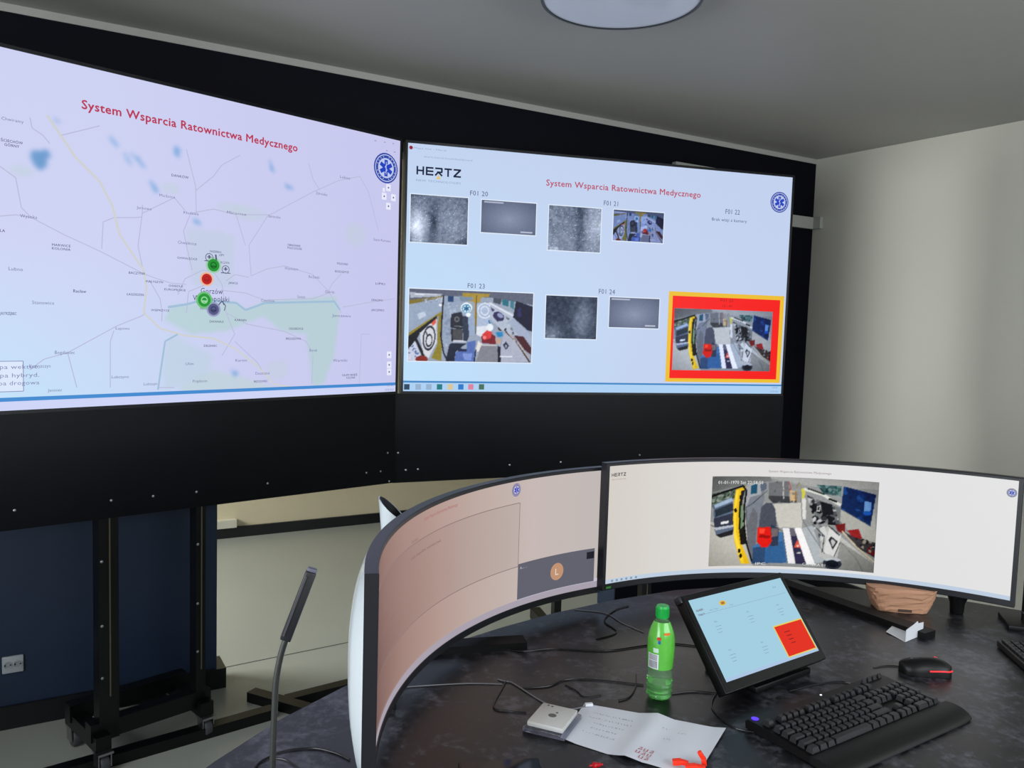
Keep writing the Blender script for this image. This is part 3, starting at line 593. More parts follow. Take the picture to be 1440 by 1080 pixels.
i = Ink(SL, .0017)
for x, y in ((294, 362), (317, 379)):
    a, b = SL.inv(x, y); i.disc(a, b, .015, 12, r0=.0125); i.rect(a-.018, b-.014, a+.018, b-.011); i.rect(a-.003, b-.004, a+.003, b+.008); i.rect(a-.008, b, a+.008, b+.003)
i.linep([(303, 358), (304, 366)], .006); i.linep([(307, 429), (312, 423), (315, 429)], .004); i.linep([(313, 425), (317, 430), (315, 437)], .003); i.done('map_symbols', (88, 90, 126), dl)
i = Ink(SL, .0008); a0, b0 = SL.inv(0, 510); a1, b1 = SL.inv(33, 550); i.rect(a0-.3, b1, a1, b0+.004); i.done('legend_box', (218, 230, 250), dl)
i = Ink(SL, .0012); i.line([(a0-.3, b0+.004), (a1, b0+.004), (a1, b1), (a0-.3, b1)], .002)
for s_, y in (('Mapa wektor.', 519), ('Mapa hybryd.', 531), ('Mapa drogowa', 542)): aa, bb = SL.inv(0, y); i.textm(s_, aa-.03, bb, .135, .013)
i.done('legend_lettering', (126, 132, 176), dl)
a, b = SL.inv(542.5, 236.5); emblem(SL, .0010, a, b, .062, dl)
a0, b0 = SL.inv(555, 541); i = Ink(SL, .0010); i.rect(0, b0-.002, DW, b0+.010); i.done('window_edge', (66, 138, 208), dl)
i = Ink(SL, .0009); i.rect(0, 0, DW, b0-.002); i.done('taskbar', (205, 212, 246), dl)
i = Ink(SL, .0014); i.text('12:41', (544, 543), (553, 543), 2.5); i.text('23.02.2022', (541, 549), (553, 549), 2.5); i.done('clock_lettering', (110, 116, 166), dl)

# --- right display
bgr = Canvas([(0, 0), (1, 0), (1, 1), (0, 1)], 24, 14, (194, 209, 238)); bgr.c += (np.clip(1-bgr.X*1.6, 0, 1)*np.clip(bgr.Y+.1, 0, 1))[..., None]*np.array((-6, 14, 12)); bgr.put('screen', SR, 0, (0, 0, DW, DH), dr)
i = Ink(SR, .0012)
i.text('System Wsparcia Ratownictwa Medycznego', (768, 262), (985, 277), 9, .02); i.done('title_lettering', (186, 74, 100), dr)
a, b = SR.inv(585.5, 245); a2, b2 = SR.inv(648, 250.5); a3, b3 = SR.inv(585.5, 233); i = Ink(SR, .0012); hertz(i, a, (b+b2)/2, a2-a, b3-b); i.done('logo_lettering', (18, 30, 62), dr)
a, b = SR.inv(616.5, 247.5); i = Ink(SR, .0016); i.poly([(a-.010, b-.014), (a+.010, b-.014), (a, b+.006)]); i.done('logo_arrow', (226, 196, 120), dr)
i = Ink(SR, .0012); i.text('NEW TECHNOLOGIES', (585, 254.5), (648, 259.5), 3); i.text('Mapa live - Hertz', (582, 209), (628, 213), 2.6); i.text('wsrm.hertz.local/dashboard', (596, 221), (664, 227.5), 2.6); i.done('small_lettering', (142, 158, 196), dr)
i = Ink(SR, .0012)
for s_, x, y, w_ in (('F01 20', 661, 275, 25), ('F01 21', 849, 289, 20), ('F01 22', 1020, 301, 20), ('F01 23', 657.5, 405, 24), ('F01 24', 842, 413, 22.5)): i.text(s_, (x, y), (x+w_, y+w_*.03), 7)
i.text('Brak wizji z kamery', (1001, 310), (1050, 313.5), 4.5); i.done('camera_names', (70, 82, 120), dr)
def pic(cv, tl, tr, br, bl, name='camera_picture', parent=None, S=SR, off=.0010, **k):
    r_ = rectof(S, tl, br, tr, bl); f = Ink(S, off*.8); f.rect(r_[0]-.004*DW/2, r_[1]-.004, r_[2]+.004*DW/2, r_[3]+.004); f.done('picture_border', (226, 236, 250), parent); return cv.put(name, S, off, r_, parent, **k)
pic(paint_ir(82, 68, 'a', 3), (577.5, 272.5), (658.5, 279), (656.5, 344.5), (576.5, 339.5), parent=dr, label='grey night-vision picture brighter at its left')
pic(paint_ir(78, 48, 'flat', 4), (677.5, 281), (754, 286.5), (753, 331), (676, 326.5), parent=dr, label='flat grey picture in the upper row')
pic(paint_ir(74, 64, 'b', 5), (772, 288), (845.5, 294), (843.5, 355.5), (770.5, 351), parent=dr, label='grey speckled picture with dark vertical band')
cab = [(75, 72), (1332, 132), (1308, 832), (60, 805)]
pic(paint_cabin(cab, 100, 58), (863, 295), (934, 299.5), (931.5, 342), (861.5, 338), parent=dr, tint=(.72, .78, .95), label='small dim ambulance cabin picture')
pic(paint_cabin(cab, 200, 115), (575.5, 405.5), (750, 413), (746.5, 510.5), (573.5, 507), parent=dr, label='large ambulance cabin picture with seats and open doors')
pic(paint_ir(74, 60, 'c', 8), (768, 414.5), (840, 419), (838, 477.5), (766.5, 475), parent=dr, label='dark grey speckled picture in the lower row')
pic(paint_ir(72, 44, 'flat', 9), (857.5, 417.5), (927.5, 421), (925.5, 462), (856, 460), parent=dr, label='flat grey picture in the lower row')
r_ = rectof(SR, (941, 409.5), (1096, 539), (1103, 416.5), (935, 536)); Ink(SR, .0009).rect(*r_).done('alert_outer_frame', (236, 190, 48), dr)
k = .017; Ink(SR, .0013).rect(r_[0]+k*1.2, r_[1]+k, r_[2]-k*1.3, r_[3]-k*1.2).done('alert_panel', (246, 26, 22), dr)
k = .020
bay = [(65, 75), (1370, 128), (1318, 832), (32, 778)]
r2 = rectof(SR, (948.5, 433), (1082, 522), (1086.5, 438.5), (944.5, 520.5)); paint_bay(bay, 160, 92).put('camera_picture', SR, .0017, r2, dr, tint=(.92, .97, 1.08), label='ambulance picture with open side door in the red frame')
i = Ink(SR, .0018); i.text('F01 25', (1013, 424), (1031, 425), 4); i.text('12 : 40', (1016, 431.5), (1029, 432.5), 3.5); i.done('alert_lettering', (150, 20, 24), dr)
a, b = SR.inv(1096, 284.5); emblem(SR, .0010, a, b, .05, dr)
a0, b0 = SR.inv(1096, 542); a1, b1 = SR.inv(570, 536.5); b0 = (b0+b1)/2
Ink(SR, .0010).rect(0, b0-.004, DW, b0+.004).done('window_edge', (60, 132, 196), dr); Ink(SR, .0009).rect(0, 0, DW, b0-.004).done('taskbar', (172, 208, 242), dr)
for x, col in ((572, (44, 70, 96)), (588, (150, 176, 206)), (603, (150, 176, 206)), (618, (30, 120, 130)), (633, (214, 196, 150)), (648, (40, 120, 200)), (662, (216, 130, 160)), (677, (70, 110, 90))):
    a, b = SR.inv(x, 544); Ink(SR, .0014).rect(a-.012, b-.012, a+.012, b+.012).done('taskbar_icon', col, dr)
i = Ink(SR, .0014); i.text('12:41', (1086, 546), (1093, 546), 2.2); i.text('23.02.2022', (1083, 551.5), (1094, 551.5), 2.2); i.done('clock_lettering', (110, 126, 176), dr)
a, b = SR.inv(578, 207.5); Ink(SR, .0012).disc(a, b, .008, 10).done('tab_icon', (150, 30, 60), dr)

def stand(S, label, posts, edge_b, screws, S_is_left):
    ang = math.atan2(S.X.y, S.X.x); b = S.pt(S.W/2, 0, -.1); t = thing('display_stand', label, 'display stand', (b.x, b.y, 0), 0, 'stands under the large displays')
    zj, zo = edge_b; n = S.N
    aj, ao = (S.W+.006, -.1) if S_is_left else (-.035, S.W+.02)
    m = MB(); zt = S.H+.05; q = []
    for off in (-.022, -.004):
        for a, zz in ((ao, zo), (aj, zj)):
            P = S.pt(a, 0, off); q.append(Vector((P.x, P.y, zz)))
        for a in (aj, ao):
            P = S.pt(a, -.0115, off); q.append(P)
    m.add(q, [[0, 1, 2, 3], [7, 6, 5, 4], [0, 4, 5, 1], [1, 5, 6, 2], [2, 6, 7, 3], [3, 7, 4, 0]]); sk = build('skirt_panel', m, M_panel, t)
    for a, wd in posts:
        P = S.pt(a, 0, -.075); m = MB(); m.box((P.x, P.y, (.1+2.2)/2), (wd, .05, 2.1), ang); po = build('post', m, M_steel, t)
        g_ = MB(); Q = S.pt(a+wd*.05, 0, -.049); g_.box((Q.x, Q.y, 1.05), (.004, .003, 1.6), ang); build('slot_edge', g_, pm('bare_edge_steel', (120, 110, 95), .35, metal=.8), po)
        for z in (.32, .5, .72):
            Q = S.pt(a-wd*.35, 0, -.0495); s_ = MB().lathe([(.005, 0), (.005, .002), (.003, .0035)], (Q.x, Q.y, z), 8, axis=n); build('screw', s_, M_chrome, po)
    p0, p1 = posts[0][0]-.06, posts[1][0]+.04
    for off, z in ((-.075, .135), (-.27, .135)) if S_is_left else ():
        A = S.pt(p0, 0, off); B = S.pt(p1, 0, off); build('base_beam', MB().bar((A.x, A.y, z), (B.x, B.y, z), .05, .06), M_steel, t)
    for a in (p0+.03, p1-.03):
        A = S.pt(a, 0, -.02); B = S.pt(a, 0, -.31); build('foot_beam', MB().bar((A.x, A.y, .105), (B.x, B.y, .105), .05, .05), M_steel, t)
        for off in (-.03, -.28):
            P = S.pt(a, 0, off)
            c = MB(); c.box((P.x, P.y, .076), (.05, .06, .008), ang); 
            for sx in (-1, 1): c.box((P.x+math.cos(ang)*.02*sx, P.y+math.sin(ang)*.02*sx, .05), (.004, .042, .05), ang)
            co = build('caster', c, M_chrome, t)
            wl_ = MB().lathe([(.012, -.014), (.03, -.014), (.032, -.010), (.032, .010), (.03, .014), (.012, .014)], (P.x, P.y, .0325), 20, axis=S.X); build('wheel', wl_, pm('grey_rubber', (60, 62, 66), .5), co)
    for x, y in screws:
        aa, bb = S.inv(x, y); s_ = MB().lathe([(.0045, 0), (.0045, .0015), (.0025, .003)], S.pt(aa, bb, -.004), 8, axis=n); build('screw', s_, M_chrome, t)
    return t
d_l = LX
def along(S, x, y, off=-.075):
    d = ray(x, y); P0 = S.pt(0, 0, off); P = EYE+d*((P0-EYE).dot(S.N)/d.dot(S.N)) - S.O; return P.dot(S.X)
stand(SL, 'black wheeled steel stand with skirt panel under the left wall display', [(along(SL, 149, 850), .065), (along(SL, 278, 850), .036)], (.848, .893), [(21, 718), (157, 704), (216, 698), (277, 692), (377, 680), (516, 665), (536, 663), (546, 637), (548, 677)], True)
stand(SR, 'black wheeled steel stand with skirt panel under the right wall display', [(along(SR, 782, 855), .034), (along(SR, 905, 855), .05)], (.843, .893), [(560, 637), (571, 661), (588, 660), (717, 654), (789, 650), (900, 640)], False)
# low steel floor rails in front of the stands
t = thing('floor_rail_frame', 'low black steel rail frame lying on the floor behind the desk', 'steel frame', (.7, 3.1, 0))
hr = .04
A = atz(40, 1078, hr/2); A = Vector((-.05, 2.965, hr/2)); B = Vector((.80, 3.09, hr/2)); build('rail', MB().bar(A, B, .05, hr), M_steel, t)
build('rail', MB().bar((.76, 3.27, hr/2+.002), (.93, 3.02, hr/2+.002), .05, hr), M_steel, t)
build('rail', MB().bar((.87, 3.15, hr/2), (1.9, 3.25, hr/2), .05, hr), M_steel, t)
build('rail', MB().bar((.93, 3.02, hr/2+.002), (1.35, 2.4, hr/2+.002), .05, hr), M_steel, t)

# wall socket
a = aty(3, 947, YW); b = aty(33, 919, YW)
cx, cz = (a.x+b.x)/2, (a.z+b.z)/2; wd = b.x-a.x; hh = b.z-a.z
t = thing('wall_socket', 'grey double power socket low on the navy wall', 'socket', (cx, YW, cz-hh/2))
build('face_plate', MB().box((cx, YW-.006, cz), (wd, .012, hh), bev=.003), pm('grey_socket_plastic', (150, 155, 160), .35), t)
for s_ in (-1, 1):
    c = (cx+s_*wd*.23, YW-.012, cz); so = build('outlet', MB().lathe([(wd*.2, 0), (wd*.2, .004), (wd*.17, .004), (wd*.16, -.0005)], c, 20, axis=(0, -1, 0)), pm('grey_socket_plastic', (150, 155, 160), .35), t)
    h_ = MB()
    for q in (-1, 1): h_.lathe([(.003, 0), (.003, .001)], (c[0]+q*.009, c[1]-.0005, c[2]), 8, axis=(0, -1, 0))
    build('pin_hole', h_, M_black, so)

# ceiling lamp
t = thing('ceiling_lamp', 'round flat ceiling lamp, unlit, with thin dark rim', 'ceiling lamp', (1.56, 2.045, ZC))
lc = (1.56, 2.045, ZC-.07); LR = .245
build('diffuser', MB().lathe([(0, -.004), (LR*.5, -.0035), (LR*.97, 0)], lc, 64, caps=False), pm('lamp_diffuser', (188, 194, 206), .22, coat=.2), t)
build('rim', MB().lathe([(LR*.965, -.003), (LR, -.003), (LR, .07), (LR*.965, .07)], lc, 64, caps=False), pm('dark_lamp_rim', (34, 38, 40), .4), t)

# ------------------------------------------------------------------ desk
DC = Vector((1.2, .4)); outer = [(-.36, .1), (-.32, .55), (-.2, .95), (.02, 1.25), (.277, 1.474), (.42, 1.575), (.586, 1.662), (.74, 1.725), (.904, 1.775), (1.07, 1.812), (1.244, 1.84), (1.463, 1.855), (1.7, 1.845), (1.95, 1.78), (2.2, 1.64), (2.42, 1.43), (2.6, 1.12), (2.68, .75), (2.7, .3)]
inner = [(2.05, .3)] + [(DC.x+.0+.55*math.cos(t_)*1.25, DC.y+.38*math.sin(t_)) for t_ in [PI*k/12 for k in range(1, 12)]] + [(.35, .1)]
poly = outer + inner
tdesk = thing('desk', 'curved dark slate-look operator desk across the foreground', 'desk', (1.2, 1.2, 0))
M_desk = pm('dark_slate_laminate', (50, 50, 56), .36, spec=.6)
nt = M_desk.node_tree; b_ = nt.nodes['Principled BSDF']
for l in list(b_.inputs['Base Color'].links): nt.links.remove(l)
tc = nt.nodes.new('ShaderNodeTexCoord'); n1 = nt.nodes.new('ShaderNodeTexNoise'); n1.inputs['Scale'].default_value = 7; n1.inputs['Detail'].default_value = 12; n1.inputs['Roughness'].default_value = .68; n1.inputs['Distortion'].default_value = .6
n2 = nt.nodes.new('ShaderNodeTexNoise'); n2.inputs['Scale'].default_value = 55; n2.inputs['Detail'].default_value = 5; n2.inputs['Roughness'].default_value = .7
nt.links.new(tc.outputs['Object'], n1.inputs['Vector']); nt.links.new(tc.outputs['Object'], n2.inputs['Vector'])
ad = nt.nodes.new('ShaderNodeMath'); ad.operation = 'MULTIPLY_ADD'; ad.inputs[1].default_value = .6; nt.links.new(n2.outputs['Fac'], ad.inputs[0]); nt.links.new(n1.outputs['Fac'], ad.inputs[2])
cr = nt.nodes.new('ShaderNodeValToRGB'); e = cr.color_ramp; e.elements[0].position = .68; e.elements[0].color = (*lin((11, 11, 13)), 1); e.elements[1].position = 1.0; e.elements[1].color = (*lin((80, 80, 88)), 1)
k_ = e.elements.new(.82); k_.color = (*lin((25, 25, 29)), 1); nt.links.new(ad.outputs[0], cr.inputs[0]); nt.links.new(cr.outputs[0], b_.inputs['Base Color'])
mr = nt.nodes.new('ShaderNodeMapRange'); mr.inputs['From Min'].default_value = .4; mr.inputs['From Max'].default_value = .9; mr.inputs['To Min'].default_value = .24; mr.inputs['To Max'].default_value = .4
nt.links.new(ad.outputs[0], mr.inputs['Value']); nt.links.new(mr.outputs[0], b_.inputs['Roughness'])
build('worktop', MB().prism(poly, .722, .75), M_desk, tdesk)
for x, y, an in ((-.1, .75, .5), (.62, 1.45, 1.0), (1.45, 1.55, 1.5), (2.25, 1.15, 2.3), (2.35, .4, PI)):
    build('panel_leg', MB().box((x, y, .361), (.5 if x > 0 else .4, .025, .722), an), M_panel, tdesk)
ZD = .75

# ------------------------------------------------------------------ curved monitors
def curved_monitor(S, label, legs, column_h):
    c0 = S.pt(S.W/2, 0, -.14); t = thing('curved_monitor', label, 'monitor', (c0.x, c0.y, ZD), 0, 'curved monitors on the desk')
    bs, bt, bb = .011, .009, .018
    # bezel frame: swept rounded strips in front plus the outer rim
    N = 48
    fr = MB()
    def sweep(prof, a0, a1, n=N):
        vs = []; k = len(prof)
        for i in range(n+1):
            a = a0+(a1-a0)*i/n
            for b, o in prof: vs.append(S.pt(a, b, o))
        fs = [[i*k+j, (i+1)*k+j, (i+1)*k+(j+1) % k, i*k+(j+1) % k] for i in range(n) for j in range(k)]
        fs += [list(range(k)), [n*k+j for j in range(k)][::-1]]
        fr.add(vs, fs, True)
    sweep([(S.H, -.002), (S.H, .003), (S.H+bt-.002, .003), (S.H+bt, .001), (S.H+bt, -.02), (S.H, -.02)], -bs, S.W+bs)
    sweep([(0, -.002), (0, .003), (-bb+.002, .003), (-bb, .001), (-bb, -.02), (0, -.02)], -bs, S.W+bs)
    for a0, a1 in ((-bs, 0), (S.W, S.W+bs)): sweep([(0, .003), (S.H, .003), (S.H, -.02), (0, -.02)], a0, a1, 2)
    build('bezel', fr, pm('dark_bezel_plastic', (30, 31, 36), .38), t)
    # glossy white back shell, deepest in the middle
    sh = MB(); na, nb = 40, 18; vs = []
    for i in range(na+1):
        u = i/na; a = -bs+.002+(S.W+2*bs-.004)*u
        for j in range(nb+1):
            v = j/nb; b = -bb+.002+(S.H+bt+bb-.004)*v
            e_ = max(0, 1-abs(2*v-1)**2.4)**.7*(max(0, 1-abs(2*u-1)**10)**.5); d = .016+.034*e_+.045*e_*math.exp(-((u-.5)/.22)**2)
            vs.append(S.pt(a, b, -d))
    fs = [[i*(nb+1)+j, (i+1)*(nb+1)+j, (i+1)*(nb+1)+j+1, i*(nb+1)+j+1] for i in range(na) for j in range(nb)]
    sh.add(vs, fs, True); build('back_shell', sh, M_white, t)
    # stand column, an open-topped white sleeve behind the shell
    cc = S.pt(S.W/2, 0, -.155); co = MB(); sl_ = lambda an: .026*math.sin(an)-.012*math.cos(an); n = 28; vs = []
    for j, (z, rx, ry) in enumerate(((ZD+.012, .03, .022), (ZD+.1, .027, .02), (ZD+column_h*.8, .026, .022), (ZD+column_h, .034, .032))):
        for k in range(n):
            an = 2*PI*k/n; p = Matrix.Rotation(S.yaw, 3, 'Z') @ Vector((rx*math.cos(an), ry*math.sin(an), 0)); vs.append(Vector((cc.x+p.x, cc.y+p.y, z+(sl_(an) if j == 3 else 0))))
    for k in range(n):
        an = 2*PI*k/n; p = Matrix.Rotation(S.yaw, 3, 'Z') @ Vector((.031*math.cos(an), .029*math.sin(an), 0)); vs.append(Vector((cc.x+p.x, cc.y+p.y, ZD+column_h-.001+sl_(an))))
    fs = [[j*n+k, j*n+(k+1) % n, (j+1)*n+(k+1) % n, (j+1)*n+k] for j in range(4) for k in range(n)]
    lv = []
    for j in (0, 1):
        for k in range(n):
            an = 2*PI*k/n; p = Matrix.Rotation(S.yaw, 3, 'Z') @ Vector(((.0308-.008*j)*math.cos(an), (.0288-.012*j)*math.sin(an), 0)); lv.append(Vector((cc.x+p.x, cc.y+p.y, ZD+column_h-.0015+sl_(an) if j == 0 else ZD+column_h-.12)))
    build('sleeve_lining', MB().add(lv, [[k, (k+1) % n, n+(k+1) % n, n+k] for k in range(n)]+[[n+k for k in range(n)]], True), M_plastg, t)
    co.add(vs, fs, True); build('stand_column', co, M_white, t)
    nk = MB(); q = S.pt(S.W/2, .17, -.1); nk.box(S.pt(S.W/2, .17, -.095), (.06, .05, .06), S.yaw, bev=.008); build('hinge', nk, M_plastg, t)
    for P in legs: build('stand_leg', MB().bar((cc.x, cc.y, ZD+.009), (P[0], P[1], ZD+.009), .05, .018), pm('matt_black_metal', (6, 6, 7), .55, spec=.25), t)
    return t
ML = Curved(.827, 1.655, .609, .97, .81, 1.195, .336); MR = Curved(1.957, 1.64, -.568, .975, .828, 1.195, .336)
e1 = atz(738, 903, ZD+.009); e2 = atz(1308, 893, ZD+.009)
ml = curved_monitor(ML, 'left ultra-wide curved monitor with white back, pinkish screen seen from the side', [(e1.x, e1.y), (.62, 1.52)], .355)
mr_ = curved_monitor(MR, 'right ultra-wide curved monitor facing the camera with an ambulance camera picture in its centre', [(e2.x, e2.y), (1.74, 1.56)], .33)
def screen_grid(S, t, col_fn, nx=120, ny=24):
    c = Canvas([(0, 0), (1, 0), (1, 1), (0, 1)], nx, ny, (0, 0, 0)); c.c = col_fn(c.X, c.Y); return c.put('screen', S, 0, (0, 0, S.W, S.H), t)
def cl(X, Y):  # off-axis dimming and pink shift towards the near end, painted into the screen
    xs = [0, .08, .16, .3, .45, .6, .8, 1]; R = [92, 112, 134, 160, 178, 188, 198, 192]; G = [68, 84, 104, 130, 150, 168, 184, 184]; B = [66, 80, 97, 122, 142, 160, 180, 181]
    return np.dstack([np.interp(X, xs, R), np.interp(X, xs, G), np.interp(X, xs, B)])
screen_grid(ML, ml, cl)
def cr_(X, Y):
    return np.dstack([np.interp(X, [0, .2, .6, 1], [212, 218, 226, 226]), np.interp(X, [0, .2, .6, 1], [206, 214, 225, 226]), np.interp(X, [0, .2, .6, 1], [198, 210, 226, 226])])
screen_grid(MR, mr_, cr_)
# left monitor contents
i = Ink(ML, .0006); i.linep([(735, 671), (845, 657)], .001)
a0, b0 = ML.inv(731, 707); a1, b1 = ML.inv(727, 797); aL = ML.inv(590, 760)[0]
w1 = .08
i = Ink(ML, .0007); i.rect(w1, b1, a0, b0); i.done('page_frame', (184, 160, 156), ml)
i = Ink(ML, .0010); i.line([(w1, b1), (a0, b1), (a0, b0), (w1, b0)], .0016); i.done('frame_line', (128, 108, 108), ml)
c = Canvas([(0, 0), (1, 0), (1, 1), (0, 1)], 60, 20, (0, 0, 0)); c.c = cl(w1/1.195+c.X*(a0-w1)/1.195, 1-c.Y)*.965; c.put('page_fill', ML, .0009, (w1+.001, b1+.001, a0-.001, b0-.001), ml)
a, b = ML.inv(643, 711); a2, b2 = ML.inv(596, 733)
i = Ink(ML, .0010); i.textm('System Wsparcia Ratownictwa Medycznego', a2, (b+b2)/2, a-a2, .008); i.done('title_lettering', (168, 96, 96), ml)
i = Ink(ML, .0012); rr = random.Random(3)
a, b = ML.inv(622, 760); i.textm('Lista zespołów ratownictwa', a-.17, b, .16, .007); i.textm('Szukaj', a-.17, b+.035, .035, .006)
for k in range(5):
    for q in range(3): i.rect(.12+.016*k+.004*q, .2+.012*q-.004*k, .125+.016*k+.004*q, .203+.012*q-.004*k)
i.textm('F01 20  F01 21', .12, .19, .1, .014); i.textm('KEY', .12, .22, .05, .014)
for k in range(8):
    for q in (0, 1): 
        if rr.random() < .8: i.disc(.1+.055*(k//2)+.02*q, .05+.04*(k % 4), .0022, 6)
i.done('list_lettering', (128, 92, 92), ml)
a, b = ML.inv(726, 689); emblem(ML, .0007, a, b, .017, ml, (86, 92, 150), (200, 190, 205))
a1_, b1_ = ML.inv(837, 814); a0_, bt_ = ML.inv(728, 793); a9, b9 = ML.inv(836, 771); a8, b8 = ML.inv(728, 843)
i = Ink(ML, .0014); i.rect(a0_, b8, a9, (bt_+b9)/2); i.done('call_window', (98, 98, 110), ml)
a, b = ML.inv(782.5, 803.5); Ink(ML, .0018).disc(a, b, .024, 28).done('avatar_disc', (192, 146, 116), ml); Ink(ML, .0021).textm('L', a-.006, b-.009, .012, .019).done('avatar_letter', (236, 216, 204), ml)
i = Ink(ML, .0018); a, b = ML.inv(826, 782); i.rect(a-.004, b-.008, a9-.002, b+.012); i.done('window_control', (34, 34, 42), ml)
i = Ink(ML, .0020); a, b = ML.inv(731, 800); i.textm('L.', a, b, .025, .006); i.done('call_name', (176, 176, 186), ml)
Ink(ML, .0010).rect(0, 0, 1.195, .017).done('taskbar', (168, 160, 172), ml); Ink(ML, .0012).rect(a0_, .017, 1.195, .026).done('window_edge', (196, 192, 208), ml)
# right monitor contents
a, b = MR.inv(860, 670.5); a2, b2 = MR.inv(880, 669.5); i = Ink(MR, .0008); hertz(i, a, b, a2-a, .0095); i.done('logo_lettering', (52, 54, 62), mr_)
i = Ink(MR, .0008); i.text('NEW TECHNOLOGIES', (860, 675), (880, 674), 1.4); i.text('System Wsparcia Ratownictwa Medycznego', (1081, 664.5), (1169, 667), 3.2); i.done('title_lettering', (134, 120, 124), mr_)
A0 = MR.inv(1002, 669); A1 = MR.inv(1237, 679); A2 = MR.inv(996, 796); A3 = MR.inv(1228, 806)
paint_bay(bay, 260, 150).put('camera_picture', MR, .0009, ((A0[0]+A2[0])/2, (A2[1]+A3[1])/2, (A1[0]+A3[0])/2, (A0[1]+A1[1])/2), mr_)
i = Ink(MR, .0013); i.text('01-01-1970 Sat 22:58:50', (1010, 679), (1073, 682), 4.5, .01); i.text('IPC', (1062, 794), (1076, 794), 3.5); i.text('CAMERA 01', (1128, 795), (1160, 796), 3.5); i.done('overlay_lettering', (226, 228, 228), mr_)
a, b = MR.inv(1423, 693); emblem(MR, .0007, a, b, .0125, mr_, (86, 92, 130), (205, 208, 222))
Ink(MR, .0008).rect(0, 0, 1.195, .012).done('taskbar', (190, 206, 224), mr_)
i = Ink(MR, .0011)
for k in range(6): i.rect(.022+.017*k, .003, .029+.017*k, .009)
i.done('taskbar_icons', (130, 150, 170), mr_)
i = Ink(MR, .0062); i.rect(.0, -.0125, .018, -.006); i.done('status_sticker', (50, 110, 50), mr_)

# ------------------------------------------------------------------ touch screen on its foot
TS = [Vector(v) for v in ((1.277, 1.212, .8), (1.606, 1.239, .8))]
yaw, tilt = .082, .686
X = Vector((math.cos(yaw), math.sin(yaw), 0)); Bk = Vector((-math.sin(yaw), math.cos(yaw), 0)); U = Bk*math.sin(tilt)+Vector((0, 0, math.cos(tilt)))
T = Flat(TS[0], X, U, .33, .1856)
tt = thing('touch_screen', 'small touch screen leaning back on a black foot, pale blue with a red square', 'touch screen', (1.44, 1.3, ZD))
def slab(name, a0, a1, b0, b1, o0, o1, mat, par, bev=.003):
    m = MB(); bm = bmesh.new(); bmesh.ops.create_cube(bm, size=1)
    for v in bm.verts: v.co = Vector((v.co.x*(a1-a0), v.co.y*(b1-b0), v.co.z*(o1-o0)))
    if bev: bmesh.ops.bevel(bm, geom=list(bm.edges), offset=bev, segments=2, affect='EDGES', profile=.5)
    bm.verts.index_update()
    m.add([T.pt((a0+a1)/2+v.co.x, (b0+b1)/2+v.co.y, (o0+o1)/2+v.co.z) for v in bm.verts], [[v.index for v in f.verts] for f in bm.faces], True); bm.free()
    return build(name, m, mat, par)
slab('housing', -.014, .344, -.022, .2, -.028, -.0015, M_plast, tt)
slab('bezel', -.012, .342, -.02, .198, -.002, -.0005, pm('gloss_black_bezel', (8, 9, 14), .2), tt, bev=0)
slab('corner_highlight', -.019, -.009, .185, .202, -.024, -.004, M_plastg, tt, .002)  # lighter grey piece standing in for the highlight on the housing corner
Ink(T, 0).rect(0, 0, T.W, T.H).done('screen', (162, 205, 224), tt)
def tp(x, y): return T.inv(x, y)
i = Ink(T, .0003)
a0, b0 = tp(1088, 871); i2 = Ink(T, .0004); A = tp(1088, 881); Bq = tp(1127, 872); Cq = tp(1147, 911); Dq = tp(1109, 923)
a0 = (A[0]+Dq[0])/2; a1 = .33-.006; b1 = (A[1]+Bq[1])/2; b0 = (Cq[1]+Dq[1])/2
i2.rect(a0-.003, b0-.003, a1+.004, b1+.003); i2.done('alert_frame', (226, 206, 90), tt); Ink(T, .0007).rect(a0, b0, a1, b1).done('alert_square', (226, 44, 28), tt)
i = Ink(T, .0010)
for k in range(4): i.rect(a0+.03-.002*k, b0+.025+.009*k, a0+.045, b0+.027+.009*k)
i.done('alert_lettering', (140, 26, 22), tt)
i = Ink(T, .0005)
for x, y in ((1010, 880), (1055, 866), (1097, 856), (1030, 920), (1075, 909)):
    a, b = tp(x, y); i.textm('F01', a-.006, b+.008, .008, .004)
    for k, w_ in enumerate((.02, .017, .014)): i.rect(a-.01, b-.001-.007*k, a-.01+w_, b-.0002-.007*k)
i.textm('Dane', .05, .152, .01, .003); i.textm('Mapa', .065, .152, .012, .003); i.textm('Pod', .118, .152, .01, .003); i.textm('Zal', .285, .166, .012, .004); i.rect(.01, .148, .32, .1485); i.done('tile_lettering', (112, 142, 166), tt)
i = Ink(T, .0006); i.textm('ALARM', .008, .157, .022, .005, .02); i.textm('TEST', .008, .147, .022, .004, .02); i.done('menu_lettering', (110, 70, 96), tt)
a, b = tp(1016, 848); i = Ink(T, .0006); i.disc(a, b, .012, 16, .006); i.done('menu_button', (226, 190, 90), tt); Ink(T, .0008).rect(a-.006, b-.003, a+.006, b+.003).done('menu_icon', (168, 120, 50), tt)
Ink(T, .0004).rect(0, 0, .33, .007).done('taskbar', (170, 196, 226), tt)
fb = MB(); fb.box((1.47, 1.30, ZD+.008), (.2, .15, .016), yaw, bev=.004); build('foot_plate', fb, M_plast, tt)
hg = MB(); hg.bar(T.pt(.17, .03, -.03), Vector((1.46, 1.34, ZD+.012)), .14, .03, bev=.005); hg.bar(T.pt(.17, .1, -.035), Vector((1.46, 1.36, ZD+.014)), .1, .02, bev=.004); build('hinge_arm', hg, M_plast, tt)
slab('port_block', .05, .28, -.015, .05, -.05, -.026, M_plast, tt)

